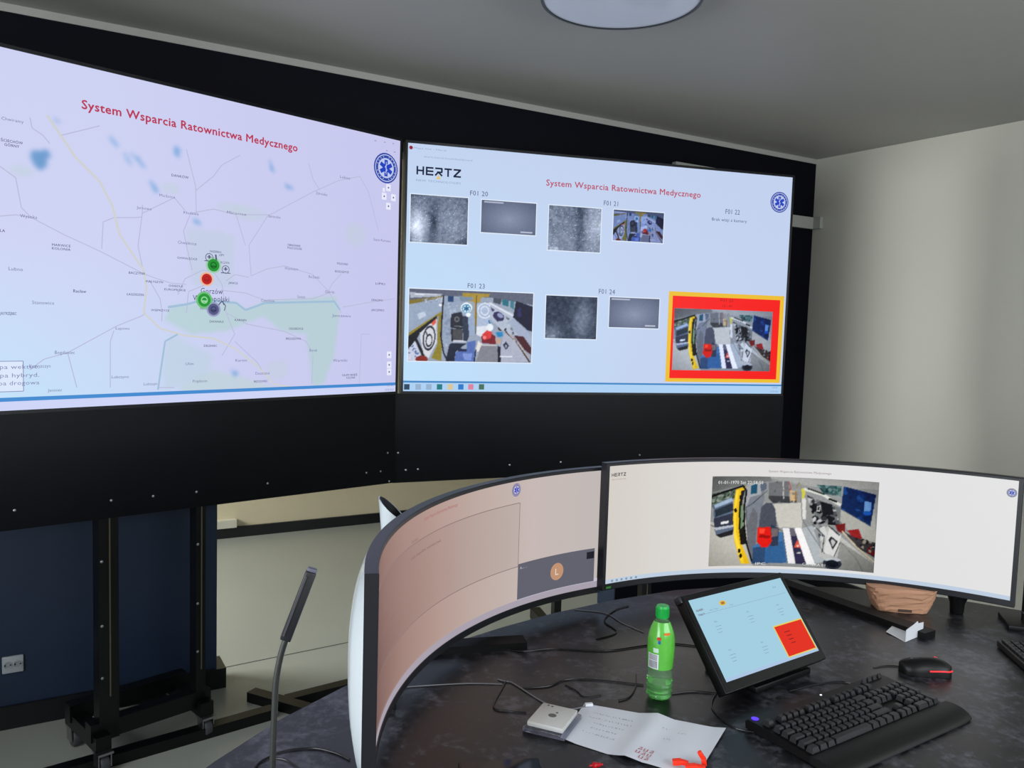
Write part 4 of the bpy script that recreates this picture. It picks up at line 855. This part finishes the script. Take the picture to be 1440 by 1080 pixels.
# ------------------------------------------------------------------ keyboard with keys
KB = Vector((1.462, 1.036, ZD)); KY = math.radians(2.4)
kb = thing('keyboard', 'large black mechanical keyboard with wrist rest and purple lit badge', 'keyboard', KB, KY, 'keyboards on the desk')
def loft_slab(name, pts, z0fn, mat, par):
    """closed side profile swept across x"""
    m = MB(); n = len(pts); x0, x1 = z0fn
    m.add([(x0, y, z) for y, z in pts]+[(x1, y, z) for y, z in pts], [list(range(n))[::-1], list(range(n, 2*n))]+[[i, (i+1) % n, n+(i+1) % n, n+i] for i in range(n)])
    return build(name, m, mat, par, local=True)
W2 = .222
loft_slab('body', [(-.068, .002), (-.072, .010), (-.066, .014), (.062, .022), (.085, .022), (.092, .016), (.09, .002)], (-W2, W2), M_plast, kb)
wr_ = MB(); vs = []; nu = 16; prof = [(-.066, .004), (-.066, .018), (-.082, .020), (-.102, .018), (-.116, .012), (-.123, .006), (-.124, .002)]
for i in range(nu+1):
    u = i/nu; x = (-W2-.004)+(2*W2+.012)*u; k = .004*(1-(2*u-1)**20)
    for y, z in prof: vs.append((x, y-(k if y < -.08 else 0), z))
k = len(prof); fs = [[i*k+j, (i+1)*k+j, (i+1)*k+j+1, i*k+j+1] for i in range(nu) for j in range(k-1)]+[[i*k, (i+1)*k, (i+1)*k+k-1, i*k+k-1] for i in range(nu)]+[list(range(k)), [nu*k+j for j in range(k)]]
wr_.add(vs, fs, True); build('wrist_rest', wr_, pm('black_soft_rubber', (9, 10, 10), .5, spec=.35), kb, local=True)
_k = {}
M_key = pm('black_keycaps', (19, 20, 23), .38)
def key(x, y, u, z, h=1):
    kk = (u, h)
    if kk not in _k:
        w0 = .019*u-.0022; d0 = .019*h-.0022; w1 = w0-.0055; d1 = d0-.006; q = .0105
        m = MB(); m.add([(-w0/2, -d0/2, 0), (w0/2, -d0/2, 0), (w0/2, d0/2, 0), (-w0/2, d0/2, 0), (-w1/2, -d1/2+.001, q), (w1/2, -d1/2+.001, q), (w1/2, d1/2+.001, q), (-w1/2, d1/2+.001, q)], [[3, 2, 1, 0], [4, 5, 6, 7], [0, 1, 5, 4], [1, 2, 6, 5], [2, 3, 7, 6], [3, 0, 4, 7]])
        o = build('keycap', m, M_key, kb, local=True); o.location = (x, y, z); _k[kk] = o
    else: share(_k[kk], kb, (x, y, z))
rows = [(5.35, [(0, 1), (2, 1), (3, 1), (4, 1), (5, 1), (6.5, 1), (7.5, 1), (8.5, 1), (9.5, 1), (11, 1), (12, 1), (13, 1), (14, 1), (15.25, 1), (16.25, 1), (17.25, 1)]),
        (4, [(q, 1) for q in range(13)]+[(13, 2), (15.25, 1), (16.25, 1), (17.25, 1), (18.5, 1), (19.5, 1), (20.5, 1), (21.5, 1)]),
        (3, [(0, 1.5)]+[(1.5+q, 1) for q in range(12)]+[(13.5, 1.5), (15.25, 1), (16.25, 1), (17.25, 1), (18.5, 1), (19.5, 1), (20.5, 1)]),
        (2, [(0, 1.75)]+[(1.75+q, 1) for q in range(11)]+[(12.75, 2.25), (18.5, 1), (19.5, 1), (20.5, 1)]),
        (1, [(0, 2.25)]+[(2.25+q, 1) for q in range(10)]+[(12.25, 2.75), (16.25, 1), (18.5, 1), (19.5, 1), (20.5, 1)]),
        (0, [(0, 1.25), (1.25, 1.25), (2.5, 1.25), (3.75, 6.25), (10, 1.25), (11.25, 1.25), (12.5, 1.25), (13.75, 1.25), (15.25, 1), (16.25, 1), (17.25, 1), (18.5, 2), (20.5, 1)])]
for ry, ks in rows:
    for x, u in ks: key(-.214+.019*(x+u/2), -.054+.019*ry, u, .0155+.0012*ry)
key(-.214+.019*22, -.054+.019*2.5, 1, .0185, 2); key(-.214+.019*22, -.054+.019*.5, 1, .0160, 2)
for k in range(4): key(-.214+.019*(18.95+k), .0665+.006, .9, .021, .5)
bd = MB().lathe([(.0075, 0), (.0075, .0012)], (-.208, .079, .0222), 20); build('badge', bd, pm('purple_led', (50, 20, 120), .4, emit=(96, 60, 255), es=.9), kb, local=True)
for x in (-.10, -.095): pass
build('indicator_light', MB().lathe([(.0025, 0), (.0018, .001)], (.005, .0812, .0222), 10), pm('white_led', (230, 230, 240), .4, emit=(235, 238, 255), es=1.5), kb, local=True)

# mouse
mc = (atz(1268, 935, ZD+.015)+atz(1334, 940, ZD+.015))/2; dv = Vector((-.082, .062)); ma = math.atan2(dv.y, dv.x)
ms = thing('mouse', 'black gaming mouse with glowing red strips', 'mouse', (mc.x, mc.y, ZD), ma)
def mouse_mb(L=.12, Wd=.062, Hh=.04):
    m = MB(); nx, nt_ = 20, 20; vs = []
    for i in range(nx+1):
        u = i/nx; x = -L/2+L*u; w_ = Wd/2*(1-abs(2*u-1)**3.2)**.5*(1-.12*math.sin(PI*u)**4)+.0015; h_ = Hh*((1-abs(2*(u*.78+.06)-1)**2.6)**.8)*(1-.35*u)+.004
        for k in range(nt_):
            an = PI*k/(nt_-1); vs.append((x, w_*math.cos(an), .001+h_*math.sin(an)**.75))
    fs = [[i*nt_+k, (i+1)*nt_+k, (i+1)*nt_+k+1, i*nt_+k+1] for i in range(nx) for k in range(nt_-1)]+[[i*nt_, i*nt_+nt_-1, (i+1)*nt_+nt_-1, (i+1)*nt_] for i in range(nx)]+[list(range(nt_)), [nx*nt_+k for k in range(nt_)]]
    return m.add(vs, fs, True)
build('shell', mouse_mb(), M_plast, ms, local=True)
red = pm('red_led', (120, 10, 10), .4, emit=(255, 40, 50), es=1.3)
build('light_strip', MB().tube([(.0, .0305, .016), (-.025, .031, .018), (-.045, .026, .0165), (-.056, .014, .014)], .0017), red, ms, local=True)
build('light_strip', MB().tube([(-.026, -.018, .0335), (-.042, -.014, .028), (-.054, -.006, .0215)], .0016), red, ms, local=True)
build('wheel', MB().lathe([(.003, -.004), (.0085, -.003), (.0085, .003), (.003, .004)], (.033, 0, .026), 16, axis=(0, 1, 0)), M_plastg, ms, local=True)
bt_m = MB(); bt_m.tube([(.01, 0, .0365), (.03, 0, .0305), (.052, 0, .019)], .0008); build('button_seam', bt_m, M_black, ms, local=True)

# ------------------------------------------------------------------ bottle
bp = (atz(908, 987, ZD)+atz(948, 987, ZD))/2; bp = Vector((bp.x+.012, bp.y+.018, ZD))
lo, hi = .15, .3
def prj(P): d = Vector(P)-EYE; z = d.dot(FW); return 720+FPX*d.dot(RT)/z, 540-FPX*d.dot(UP)/z
for _ in range(30):
    md = (lo+hi)/2
    if prj(bp+Vector((0, 0, md)))[1] > 851: lo = md
    else: hi = md
BH = lo; k = BH/920
bo = thing('bottle', 'green plastic drink bottle with green screw cap, partly emptied', 'bottle', bp)
PX = lambda y, w_: (w_/2*k*1.0, (1030-y)*k)
bodyp = [(0.004, .004)]+[PX(*q) for q in ((1026, 150), (1005, 225), (985, 245), (960, 226), (940, 252), (915, 228), (890, 254), (865, 230), (840, 252), (800, 240), (760, 238), (725, 236), (700, 244), (600, 254), (500, 260), (430, 256), (380, 238), (330, 206), (290, 172), (255, 140), (238, 112), (225, 108))]
M_pet = pm('green_plastic_bottle', (190, 240, 190), .05, trans=.9, ior=1.2)
build('body', MB().lathe(bodyp, bp, 40), M_pet, bo)
liq = [(0.004, .006)]+[(r*.94, z) for r, z in [PX(*q) for q in ((1022, 150), (1002, 222), (960, 226), (915, 230), (868, 232))]]
build('liquid', MB().lathe(liq, bp, 32), pm('green_liquid', (120, 225, 110), .03, trans=.85, ior=1.33), bo)
sl = [(r*1.012+.0002, z) for r, z in [PX(*q) for q in ((712, 240), (700, 244), (600, 254), (500, 260), (430, 256), (380, 238), (330, 206), (290, 172), (262, 148))]]
build('label_sleeve', MB().lathe(sl, bp, 48, caps=False), pm('green_label', (92, 184, 66), .22, coat=.4, noise=.25, nscale=30), bo)
build('cap', MB().lathe([PX(228, 122), PX(224, 128), PX(130, 124), PX(112, 112), (0, (1030-110)*k)], bp, 40), pm('green_cap', (26, 172, 72), .35), bo)
cr2 = MB()
for q in range(40):
    an = 2*PI*q/40; r_ = 63*k; cr2.box((bp.x+r_*math.cos(an), bp.y+r_*math.sin(an), bp.z+(1030-175)*k), (.0012, .0012, 80*k), an)
cg = build('cap_ridges', cr2, pm('green_cap', (26, 172, 72), .35), bo)
view = math.atan2(EYE.y-bp.y, EYE.x-bp.x)
def patch(name, an0, an1, z0, z1, r, mat, par, n=6):
    m = MB(); vs = []
    for i in range(n+1):
        an = view+an0+(an1-an0)*i/n
        for z in (z0, z1): vs.append((bp.x+r*math.cos(an), bp.y+r*math.sin(an), bp.z+z))
    m.add(vs, [[2*i, 2*i+2, 2*i+3, 2*i+1] for i in range(n)]); return build(name, m, mat, par)
R1 = 128*k*1.02+.0006
Y_ = lambda y: (1030-y)*k
M_lab = pm('printed_white', (226, 230, 234), .45); M_dk = pm('printed_dark', (70, 74, 90), .5)
patch('barcode_panel', -1.0, -.12, Y_(700), Y_(555), R1, M_lab, bo)
for q in range(11): patch('barcode_bar', -.9+.065*q, -.87+.065*q, Y_(690), Y_(620), R1+.0004, M_dk, bo, 1)
for q in range(5): patch('text_line', -.92, -.22, Y_(612-11*q), Y_(607-11*q), R1+.0004, M_dk, bo, 4)
patch('round_mark', -.55, -.15, Y_(538), Y_(495), R1+.0004, pm('pale_print', (196, 226, 206), .4), bo)
patch('red_mark', -.3, -.02, Y_(415), Y_(385), R1-.0006, pm('red_print', (200, 60, 40), .4), bo); patch('blue_mark', -.22, -.04, Y_(450), Y_(418), R1, pm('blue_print', (40, 90, 180), .4), bo)
patch('orange_mark', .22, .75, Y_(375), Y_(345), R1-.0035, pm('orange_print', (226, 120, 40), .4), bo)

# ------------------------------------------------------------------ papers, box, small things
def P3(x, y, z=ZD): return atz(x, y, z)
pa = thing('paper_sheet', 'creased white paper sheet with faint handwriting and red marks', 'paper', (1.03, 1.2, ZD))
TLp, TMp, TRp = P3(822, 990), P3(925, 1008), P3(1021, 1027); BLp, BMp = P3(788, 1040), P3(878, 1069); BRp = TRp+(BMp-TMp)*1.02+Vector((-.005, 0, 0))
m = MB(); vs = []; nu, nv = 24, 14
def paper_pt(u, v):
    if u < .5: a = TLp.lerp(TMp, u*2); b = BLp.lerp(BMp, u*2)
    else: a = TMp.lerp(TRp, u*2-1); b = BMp.lerp(BRp, u*2-1)
    p = a.lerp(b, v); f = .009*max(0, 1-abs(u-.5)/.12)+.004*max(0, math.sin(u*9+v*2))*v+.0015+.005*(u > .9)*(u-.9)*10
    return Vector((p.x, p.y, ZD+f*.8))
for i in range(nu+1):
    for j in range(nv+1): vs.append(paper_pt(i/nu, j/nv))
m.add(vs, [[i*(nv+1)+j, (i+1)*(nv+1)+j, (i+1)*(nv+1)+j+1, i*(nv+1)+j+1] for i in range(nu) for j in range(nv)], True)
o = build('sheet', m, M_paper, pa)
class PaperS:
    def pt(s, a, b, off=0): p = paper_pt(min(max(a, 0), 1), min(max(1-b, 0), 1)); p.z += off; return p
hs = Ink(PaperS(), .0007); rr = random.Random(11)
def scrib(i, a, b, n, s):
    x = a
    for _ in range(n):
        p = [(x+rr.uniform(-s, s)*.5, b+rr.uniform(-s, s)) for _ in range(4)]
        for q in range(3):
            A = Vector(p[q]); B = Vector(p[q+1]); d = (B-A); nn = Vector((-d.y, d.x)).normalized()*.0016
            i.m.add([i.S.pt(*(A-nn), i.off), i.S.pt(*(B-nn), i.off), i.S.pt(*(B+nn), i.off), i.S.pt(*(A+nn), i.off)], [[0, 1, 2, 3]])
        x += s*1.3
for b in (.78, .66, .54, .42, .3): scrib(hs, .06+rr.uniform(0, .1), b, rr.randint(9, 14), .017)
for a_, b in ((.6, .75), (.72, .72), (.65, .55)): scrib(hs, a_, b, 3, .015)
build('handwriting', hs.m, pm('pale_pen_ink', (150, 156, 168), .7), pa, fixn=False)
hr_ = Ink(PaperS(), .0009)
def pstroke(i, pts, w_=.006):
    for q in range(len(pts)-1):
        A = Vector(pts[q]); B = Vector(pts[q+1]); d = (B-A); nn = Vector((-d.y, d.x)).normalized()*w_*.5
        i.m.add([i.S.pt(*(A-nn), i.off), i.S.pt(*(B-nn), i.off), i.S.pt(*(B+nn), i.off), i.S.pt(*(A+nn), i.off)], [[0, 1, 2, 3]])
for k_i, x in enumerate((.545, .585, .625)):
    for r_i in range(3 if k_i else 2):
        y = .25-.075*r_i
        pstroke(hr_, [(x, y), (x, y-.05), (x+.022, y-.05), (x+.022, y)] if (k_i+r_i) % 2 else [(x, y), (x+.022, y), (x, y-.05), (x+.022, y-.05), (x+.022, y-.025)], .005)
build('red_marks', hr_.m, pm('red_ink', (176, 60, 66), .7), pa, fixn=False)
# bright orange-red pieces on the paper
M_or = pm('orange_red_plastic', (250, 50, 22), .4)
pieces = [((968, 1078), (984, 1060), .009, 'small orange-red plastic piece standing at the paper edge, curved upright'), ((948, 1072), (968, 1074), .008, 'small orange-red plastic piece lying leftmost on the paper'), ((966, 1079), (992, 1081), .009, 'small orange-red plastic piece lying lowest on the paper')]
for n_, ((x0, y0), (x1, y1), r_, lb) in enumerate(pieces):
    p = P3(x0, y0, ZD+.010); q = P3(x1, y1, ZD+.010)
    if n_ == 0: p = P3(990, 1074, ZD+.008); q = p+Vector((-.008, .006, .022))
    d_ = (q-p).normalized(); mid = (p+q)/2+Vector((0, 0, .003 if n_ else 0))+(RT*.003 if not n_ else Vector())
    mb = MB().bar(p-d_*.003, mid, .013, .009, bev=.002).bar(mid-d_*.002, q, .011, .008, bev=.002); o = build('plastic_clip', mb, M_or)
    tag(o, lb, 'plastic piece', 'orange-red pieces on the paper')
p = P3(838, 1076, ZD+.008); o = build('candy_wrapper', MB().tube([p+Vector((-.012, .004, 0)), p, p+Vector((.01, -.008, .003))], [.002, .006, .004, .002], 10), pm('red_foil', (170, 16, 24), .3)); tag(o, 'tiny crumpled red wrapper left of the paper sheet', 'wrapper')
# white square box with a dark round emblem, in a clear case
zt = ZD+.022
q4 = [P3(766, 987, zt), P3(815, 999, zt), P3(789, 1024, zt), P3(739, 1013, zt)]
cn = sum(q4, Vector())/4; dx = ((q4[1]-q4[0])+(q4[2]-q4[3]))/2; ba = math.atan2(dx.y, dx.x); bw = dx.length; dy = ((q4[0]-q4[3])+(q4[1]-q4[2]))/2; bd_ = dy.length; 
sb = thing('gadget_box', 'small square white box with round grey emblem on a clear tray', 'box', (cn.x, cn.y, ZD), ba)
build('clear_tray', MB().box((0, 0, .006), (bw+.014, bd_+.014, .011), bev=.003), pm('clear_smoky_plastic', (170, 172, 190), .1, trans=.9, ior=1.25), sb, local=True)
build('box_body', MB().box((0, 0, .0165), (bw, bd_, .0105), bev=.0025), pm('white_card_box', (196, 196, 194), .45), sb, local=True)
em_ = MB(); em_.lathe([(bw*.11, 0), (bw*.11, .0004)], (.0, -.002, .0218), 18, sx=1.0, sy=.9); em_.lathe([(bw*.035, 0), (bw*.035, .0004)], (bw*.06, bd_*.14, .0218), 10); build('emblem', em_, pm('grey_print', (96, 98, 98), .5), sb, local=True)
em_ = MB(); em_.lathe([(bw*.035, 0), (bw*.035, .0004)], (-bw*.3, bd_*.4, .0218), 10); em_.lathe([(bw*.035, 0), (bw*.035, .0004)], (-bw*.18, bd_*.38, .0218), 10); build('corner_marks', em_, pm('grey_print', (96, 98, 98), .5), sb, local=True)
# folded white card
cw = thing('folded_card', 'small folded white card propped open on the desk', 'card', (P3(1273, 903).x, P3(1273, 903).y, ZD))
c0 = P3(1273, 903); c1 = P3(1297, 893); cl_ = P3(1246, 890); ct = P3(1262, 878)
def sheet(name, pts, th, par, mat):
    n_ = (pts[1]-pts[0]).cross(pts[2]-pts[0]).normalized()*th; m = MB(); k = len(pts)
    m.add(list(pts)+[p+n_ for p in pts], [list(range(k))[::-1], list(range(k, 2*k))]+[[i, (i+1) % k, k+(i+1) % k, k+i] for i in range(k)]); return build(name, m, mat, par)
zu = Vector((0, 0, .040)); M_card = pm('white_card', (215, 217, 222), .7)
fl = [c0+Vector((0, 0, .001)), cl_+Vector((0, 0, .004)), ct+Vector((0, 0, .010)), ct.lerp(c1, .42)+Vector((0, 0, .008))]
sheet('lying_flap', fl, .0012, cw, M_card)
sheet('upright_flap', [c0+Vector((0, 0, .001)), c1+Vector((0, 0, .001)), c1+zu*.9, c1.lerp(c0, .3)+zu*.95, c1.lerp(c0, .36)+zu*1.12, c1.lerp(c0, .55)+zu*1.0, c0+zu*.82], .0012, cw, M_card)
# kraft bag under the right monitor
g0 = P3(1236, 861); g1 = P3(1310, 866); yaw_b = math.atan2(g1.y-g0.y, g1.x-g0.x); gl = (g1-g0).length
kb_ = thing('paper_bag', 'crumpled brown paper bag under the right curved monitor', 'paper bag', ((g0.x+g1.x)/2, (g0.y+g1.y)/2, ZD), yaw_b)
m = MB(); vs = []; nu, nv = 28, 10; rr = random.Random(5)
for j in range(nv+1):
    v = j/nv
    for i in range(nu):
        an = 2*PI*i/nu; c_, s_ = math.cos(an), math.sin(an); ex = (abs(c_)**.45)*math.copysign(1, c_); ey = (abs(s_)**.45)*math.copysign(1, s_)
        gx = 1+.42*v-.12*v*v; dd = rr.uniform(-.0022, .0022)
        vs.append((ex*gl/2*gx+dd, .05+ey*.045*(1+.15*v)+dd, .001+v*.068+(rr.uniform(-.003, .003) if j else 0)))
fs = [[j*nu+i, j*nu+(i+1) % nu, (j+1)*nu+(i+1) % nu, (j+1)*nu+i] for j in range(nv) for i in range(nu)]+[list(range(nu)), [nv*nu+i for i in range(nu)]]
m.add(vs, fs, False); M_kraft = pm('kraft_paper', (176, 132, 104), .75, noise=.12, nscale=30, bump=.3, bscale=40); build('bag_body', m, M_kraft, kb_, local=True)
lb_ = MB().box((.0, .0045, .008), (gl*.26, .004, .008)); build('label_strip', lb_, pm('dark_tape', (70, 50, 40), .6), kb_, local=True)
# black tapered cup under the right end of the right monitor
cp = (P3(1337, 864)+P3(1360, 864))/2; cp = Vector((cp.x+.008, cp.y+.012, ZD)); o = build('cup', MB().lathe([(.017, 0), (.0185, .004), (.020, .03), (.027, .048), (.028, .055), (.024, .055), (.018, .03)], cp, 28), M_plast)
tag(o, 'small black tapered cup on the desk under the right end of the right monitor', 'cup')
# partly visible stand and second keyboard at the right border
st = P3(1440, 880); ts = thing('pole_stand', 'black desk pole stand with flat base at the right border', 'stand', (st.x, st.y, ZD))
build('base_plate', MB().box((st.x+.02, st.y-.02, ZD+.007), (.16, .12, .014), -.85, bev=.003), M_black, ts)
build('pole', MB().lathe([(.014, 0), (.014, .44)], (st.x+.012, st.y, ZD+.014), 20), M_black, ts); build('chrome_ring', MB().lathe([(.0155, 0), (.0155, .004)], (st.x+.012, st.y, ZD+.035), 20), M_chrome, ts)
zc_ = atd(1440, 743, (Vector((st.x, st.y, 0))-Vector((0, 0, 0))).dot(Vector((FW.x, FW.y, 0)))*.98).z
build('clamp', MB().box((st.x+.006, st.y-.006, zc_), (.05, .03, .026), -.4, bev=.004), M_grey, ts)
kc = P3(1401, 909, ZD); kd = P3(1440, 944, ZD)-kc; k2 = thing('keyboard', 'second black keyboard cut off by the right border', 'keyboard', (kc.x, kc.y, ZD), math.atan2(kd.y, kd.x), 'keyboards on the desk')
build('body', MB().box((.19, .07, .009), (.38, .14, .016), bev=.003), M_plast, k2, local=True)
src = None
for r_ in range(6):
    for c_ in range(19):
        if src is None:
            m = MB().box((0, 0, .003), (.0155, .0165, .007), bev=.0012); src = build('keycap', m, M_key, k2, local=True); src.location = (.016, .016, .017)
        else: share(src, k2, (.016+.019*c_, .016+.0205*r_, .017))
# phone at the lower border
ph = P3(706, 1083, ZD+.009); pt_ = thing('phone', 'black smartphone lying at the lower border', 'phone', (ph.x, ph.y, ZD), -.38)
build('phone_body', MB().box((0, 0, .0045), (.15, .072, .009), bev=.002), M_black, pt_, local=True); build('phone_screen', MB().box((0, 0, .0092), (.142, .066, .0006)), pm('phone_glass', (6, 7, 8), .06), pt_, local=True)

# gooseneck microphone
mD = 1.2; fo = atd(383, 1080, mD); mt = thing('gooseneck_microphone', 'black gooseneck microphone rising at the left over the desk', 'microphone', (fo.x, fo.y, ZD))
stem = [(fo.x, fo.y, ZD+.02), (fo.x, fo.y, ZD+.08)]+[atd(x, y, mD) for x, y in ((383.5, 1070), (386, 1000), (388, 960), (394, 925), (402, 898))]
build('stem', MB().tube(stem, .0046, 12), pm('dark_rubber_stem', (40, 42, 40), .45), mt)
build('base', MB().lathe([(.05, 0), (.05, .015), (.035, .024), (.008, .03)], (fo.x, fo.y, ZD), 32), M_plast, mt)
A = atd(401, 900, mD); B = atd(438, 804, mD); build('microphone_bar', MB().bar(A, B, .012, .016, bev=.002), pm('dark_grey_mic', (36, 36, 40), .35), mt)
nA = (A-B).normalized(); build('end_cap', MB().bar(B, B-nA*.006, .0105, .0145, bev=.002), pm('mic_end_grey', (90, 90, 104), .35), mt)
build('grille', MB().bar(A.lerp(B, .08)-RT*.004-FW*.007, A.lerp(B, .95)-RT*.004-FW*.007, .003, .003), pm('mic_grille', (62, 62, 66), .5), mt)

# cables on the desk
def cable(pts, r, mat, label, z=None, ends=None):
    r *= .72; P = [P3(x, y, ZD+r+.0005) for x, y in pts]
    mb = MB().tube(P, r, 8); o = build('cable', mb, mat); tag(o, label, 'cable', 'cables on the desk'); return o
M_cab = pm('black_cable', (14, 14, 15), .3); M_cabg = pm('grey_cable', (110, 112, 116), .35)
cable([(700, 955), (710, 958), (722, 961), (760, 985), (790, 998), (826, 993)], .0022, M_cabg, 'grey cable running to the white plug beside the square box')
cable([(560, 967), (600, 964), (660, 961), (706, 962)], .0018, M_cabg, 'thin pale cable running level from the left monitor')
cable([(712, 957), (706, 968), (694, 994), (716, 1000), (740, 1002)], .0022, M_cab, 'black cable loop left of the square box')
cable([(735, 967), (770, 965), (800, 955), (850, 957), (905, 963)], .0022, M_cab, 'black cable running from the loop to the green bottle')
cable([(795, 963), (812, 972), (822, 980), (845, 978)], .002, M_cab, 'short black cable curl between box and bottle')
cable([(884, 852), (865, 858), (850, 873), (867, 889), (838, 899)], .0024, M_cab, 'bent black cable on the desk left of the bottle cap')
cable([(808, 857), (850, 862), (875, 876), (905, 889)], .002, M_cabg, 'grey cable lying from the desk edge towards the bottle')
cable([(640, 907), (690, 908), (730, 916), (780, 912), (850, 915), (905, 908), (945, 905), (1000, 911)], .0024, M_cab, 'long black cable running behind the green bottle')
cable([(895, 948), (894, 965), (885, 980), (870, 985)], .002, M_cab, 'short black cable hooked left of the bottle base')
cable([(945, 975), (975, 972), (1010, 975)], .0022, M_cab, 'black cable from the bottle base to the touch screen')
cable([(1012, 970), (1002, 985), (1004, 1000), (1030, 1022), (1062, 1030)], .002, M_cab, 'black cable curling under the touch screen towards the keyboard')
cable([(1110, 972), (1150, 962), (1180, 958), (1200, 962)], .0022, M_cab, 'black keyboard cable behind the keyboard')
cable([(1272, 938), (1250, 936), (1228, 938)], .0018, M_cab, 'thin black mouse cable left of the mouse')
cable([(355, 1085), (368, 1070), (400, 1056), (440, 1052), (470, 1058), (492, 1068)], .0022, M_cab, 'black cable arching at the foot of the microphone')
cable([(380, 1066), (400, 1068), (420, 1080), (440, 1092)], .002, M_cab, 'short black cable right of the microphone stem')
p = P3(828, 992, ZD+.004); o = build('cable_plug', MB().bar(p+Vector((-.008, .003, .002)), p+Vector((.008, -.003, .002)), .009, .006, bev=.0015), M_lab); tag(o, 'small white plug at the end of the grey cable', 'plug')
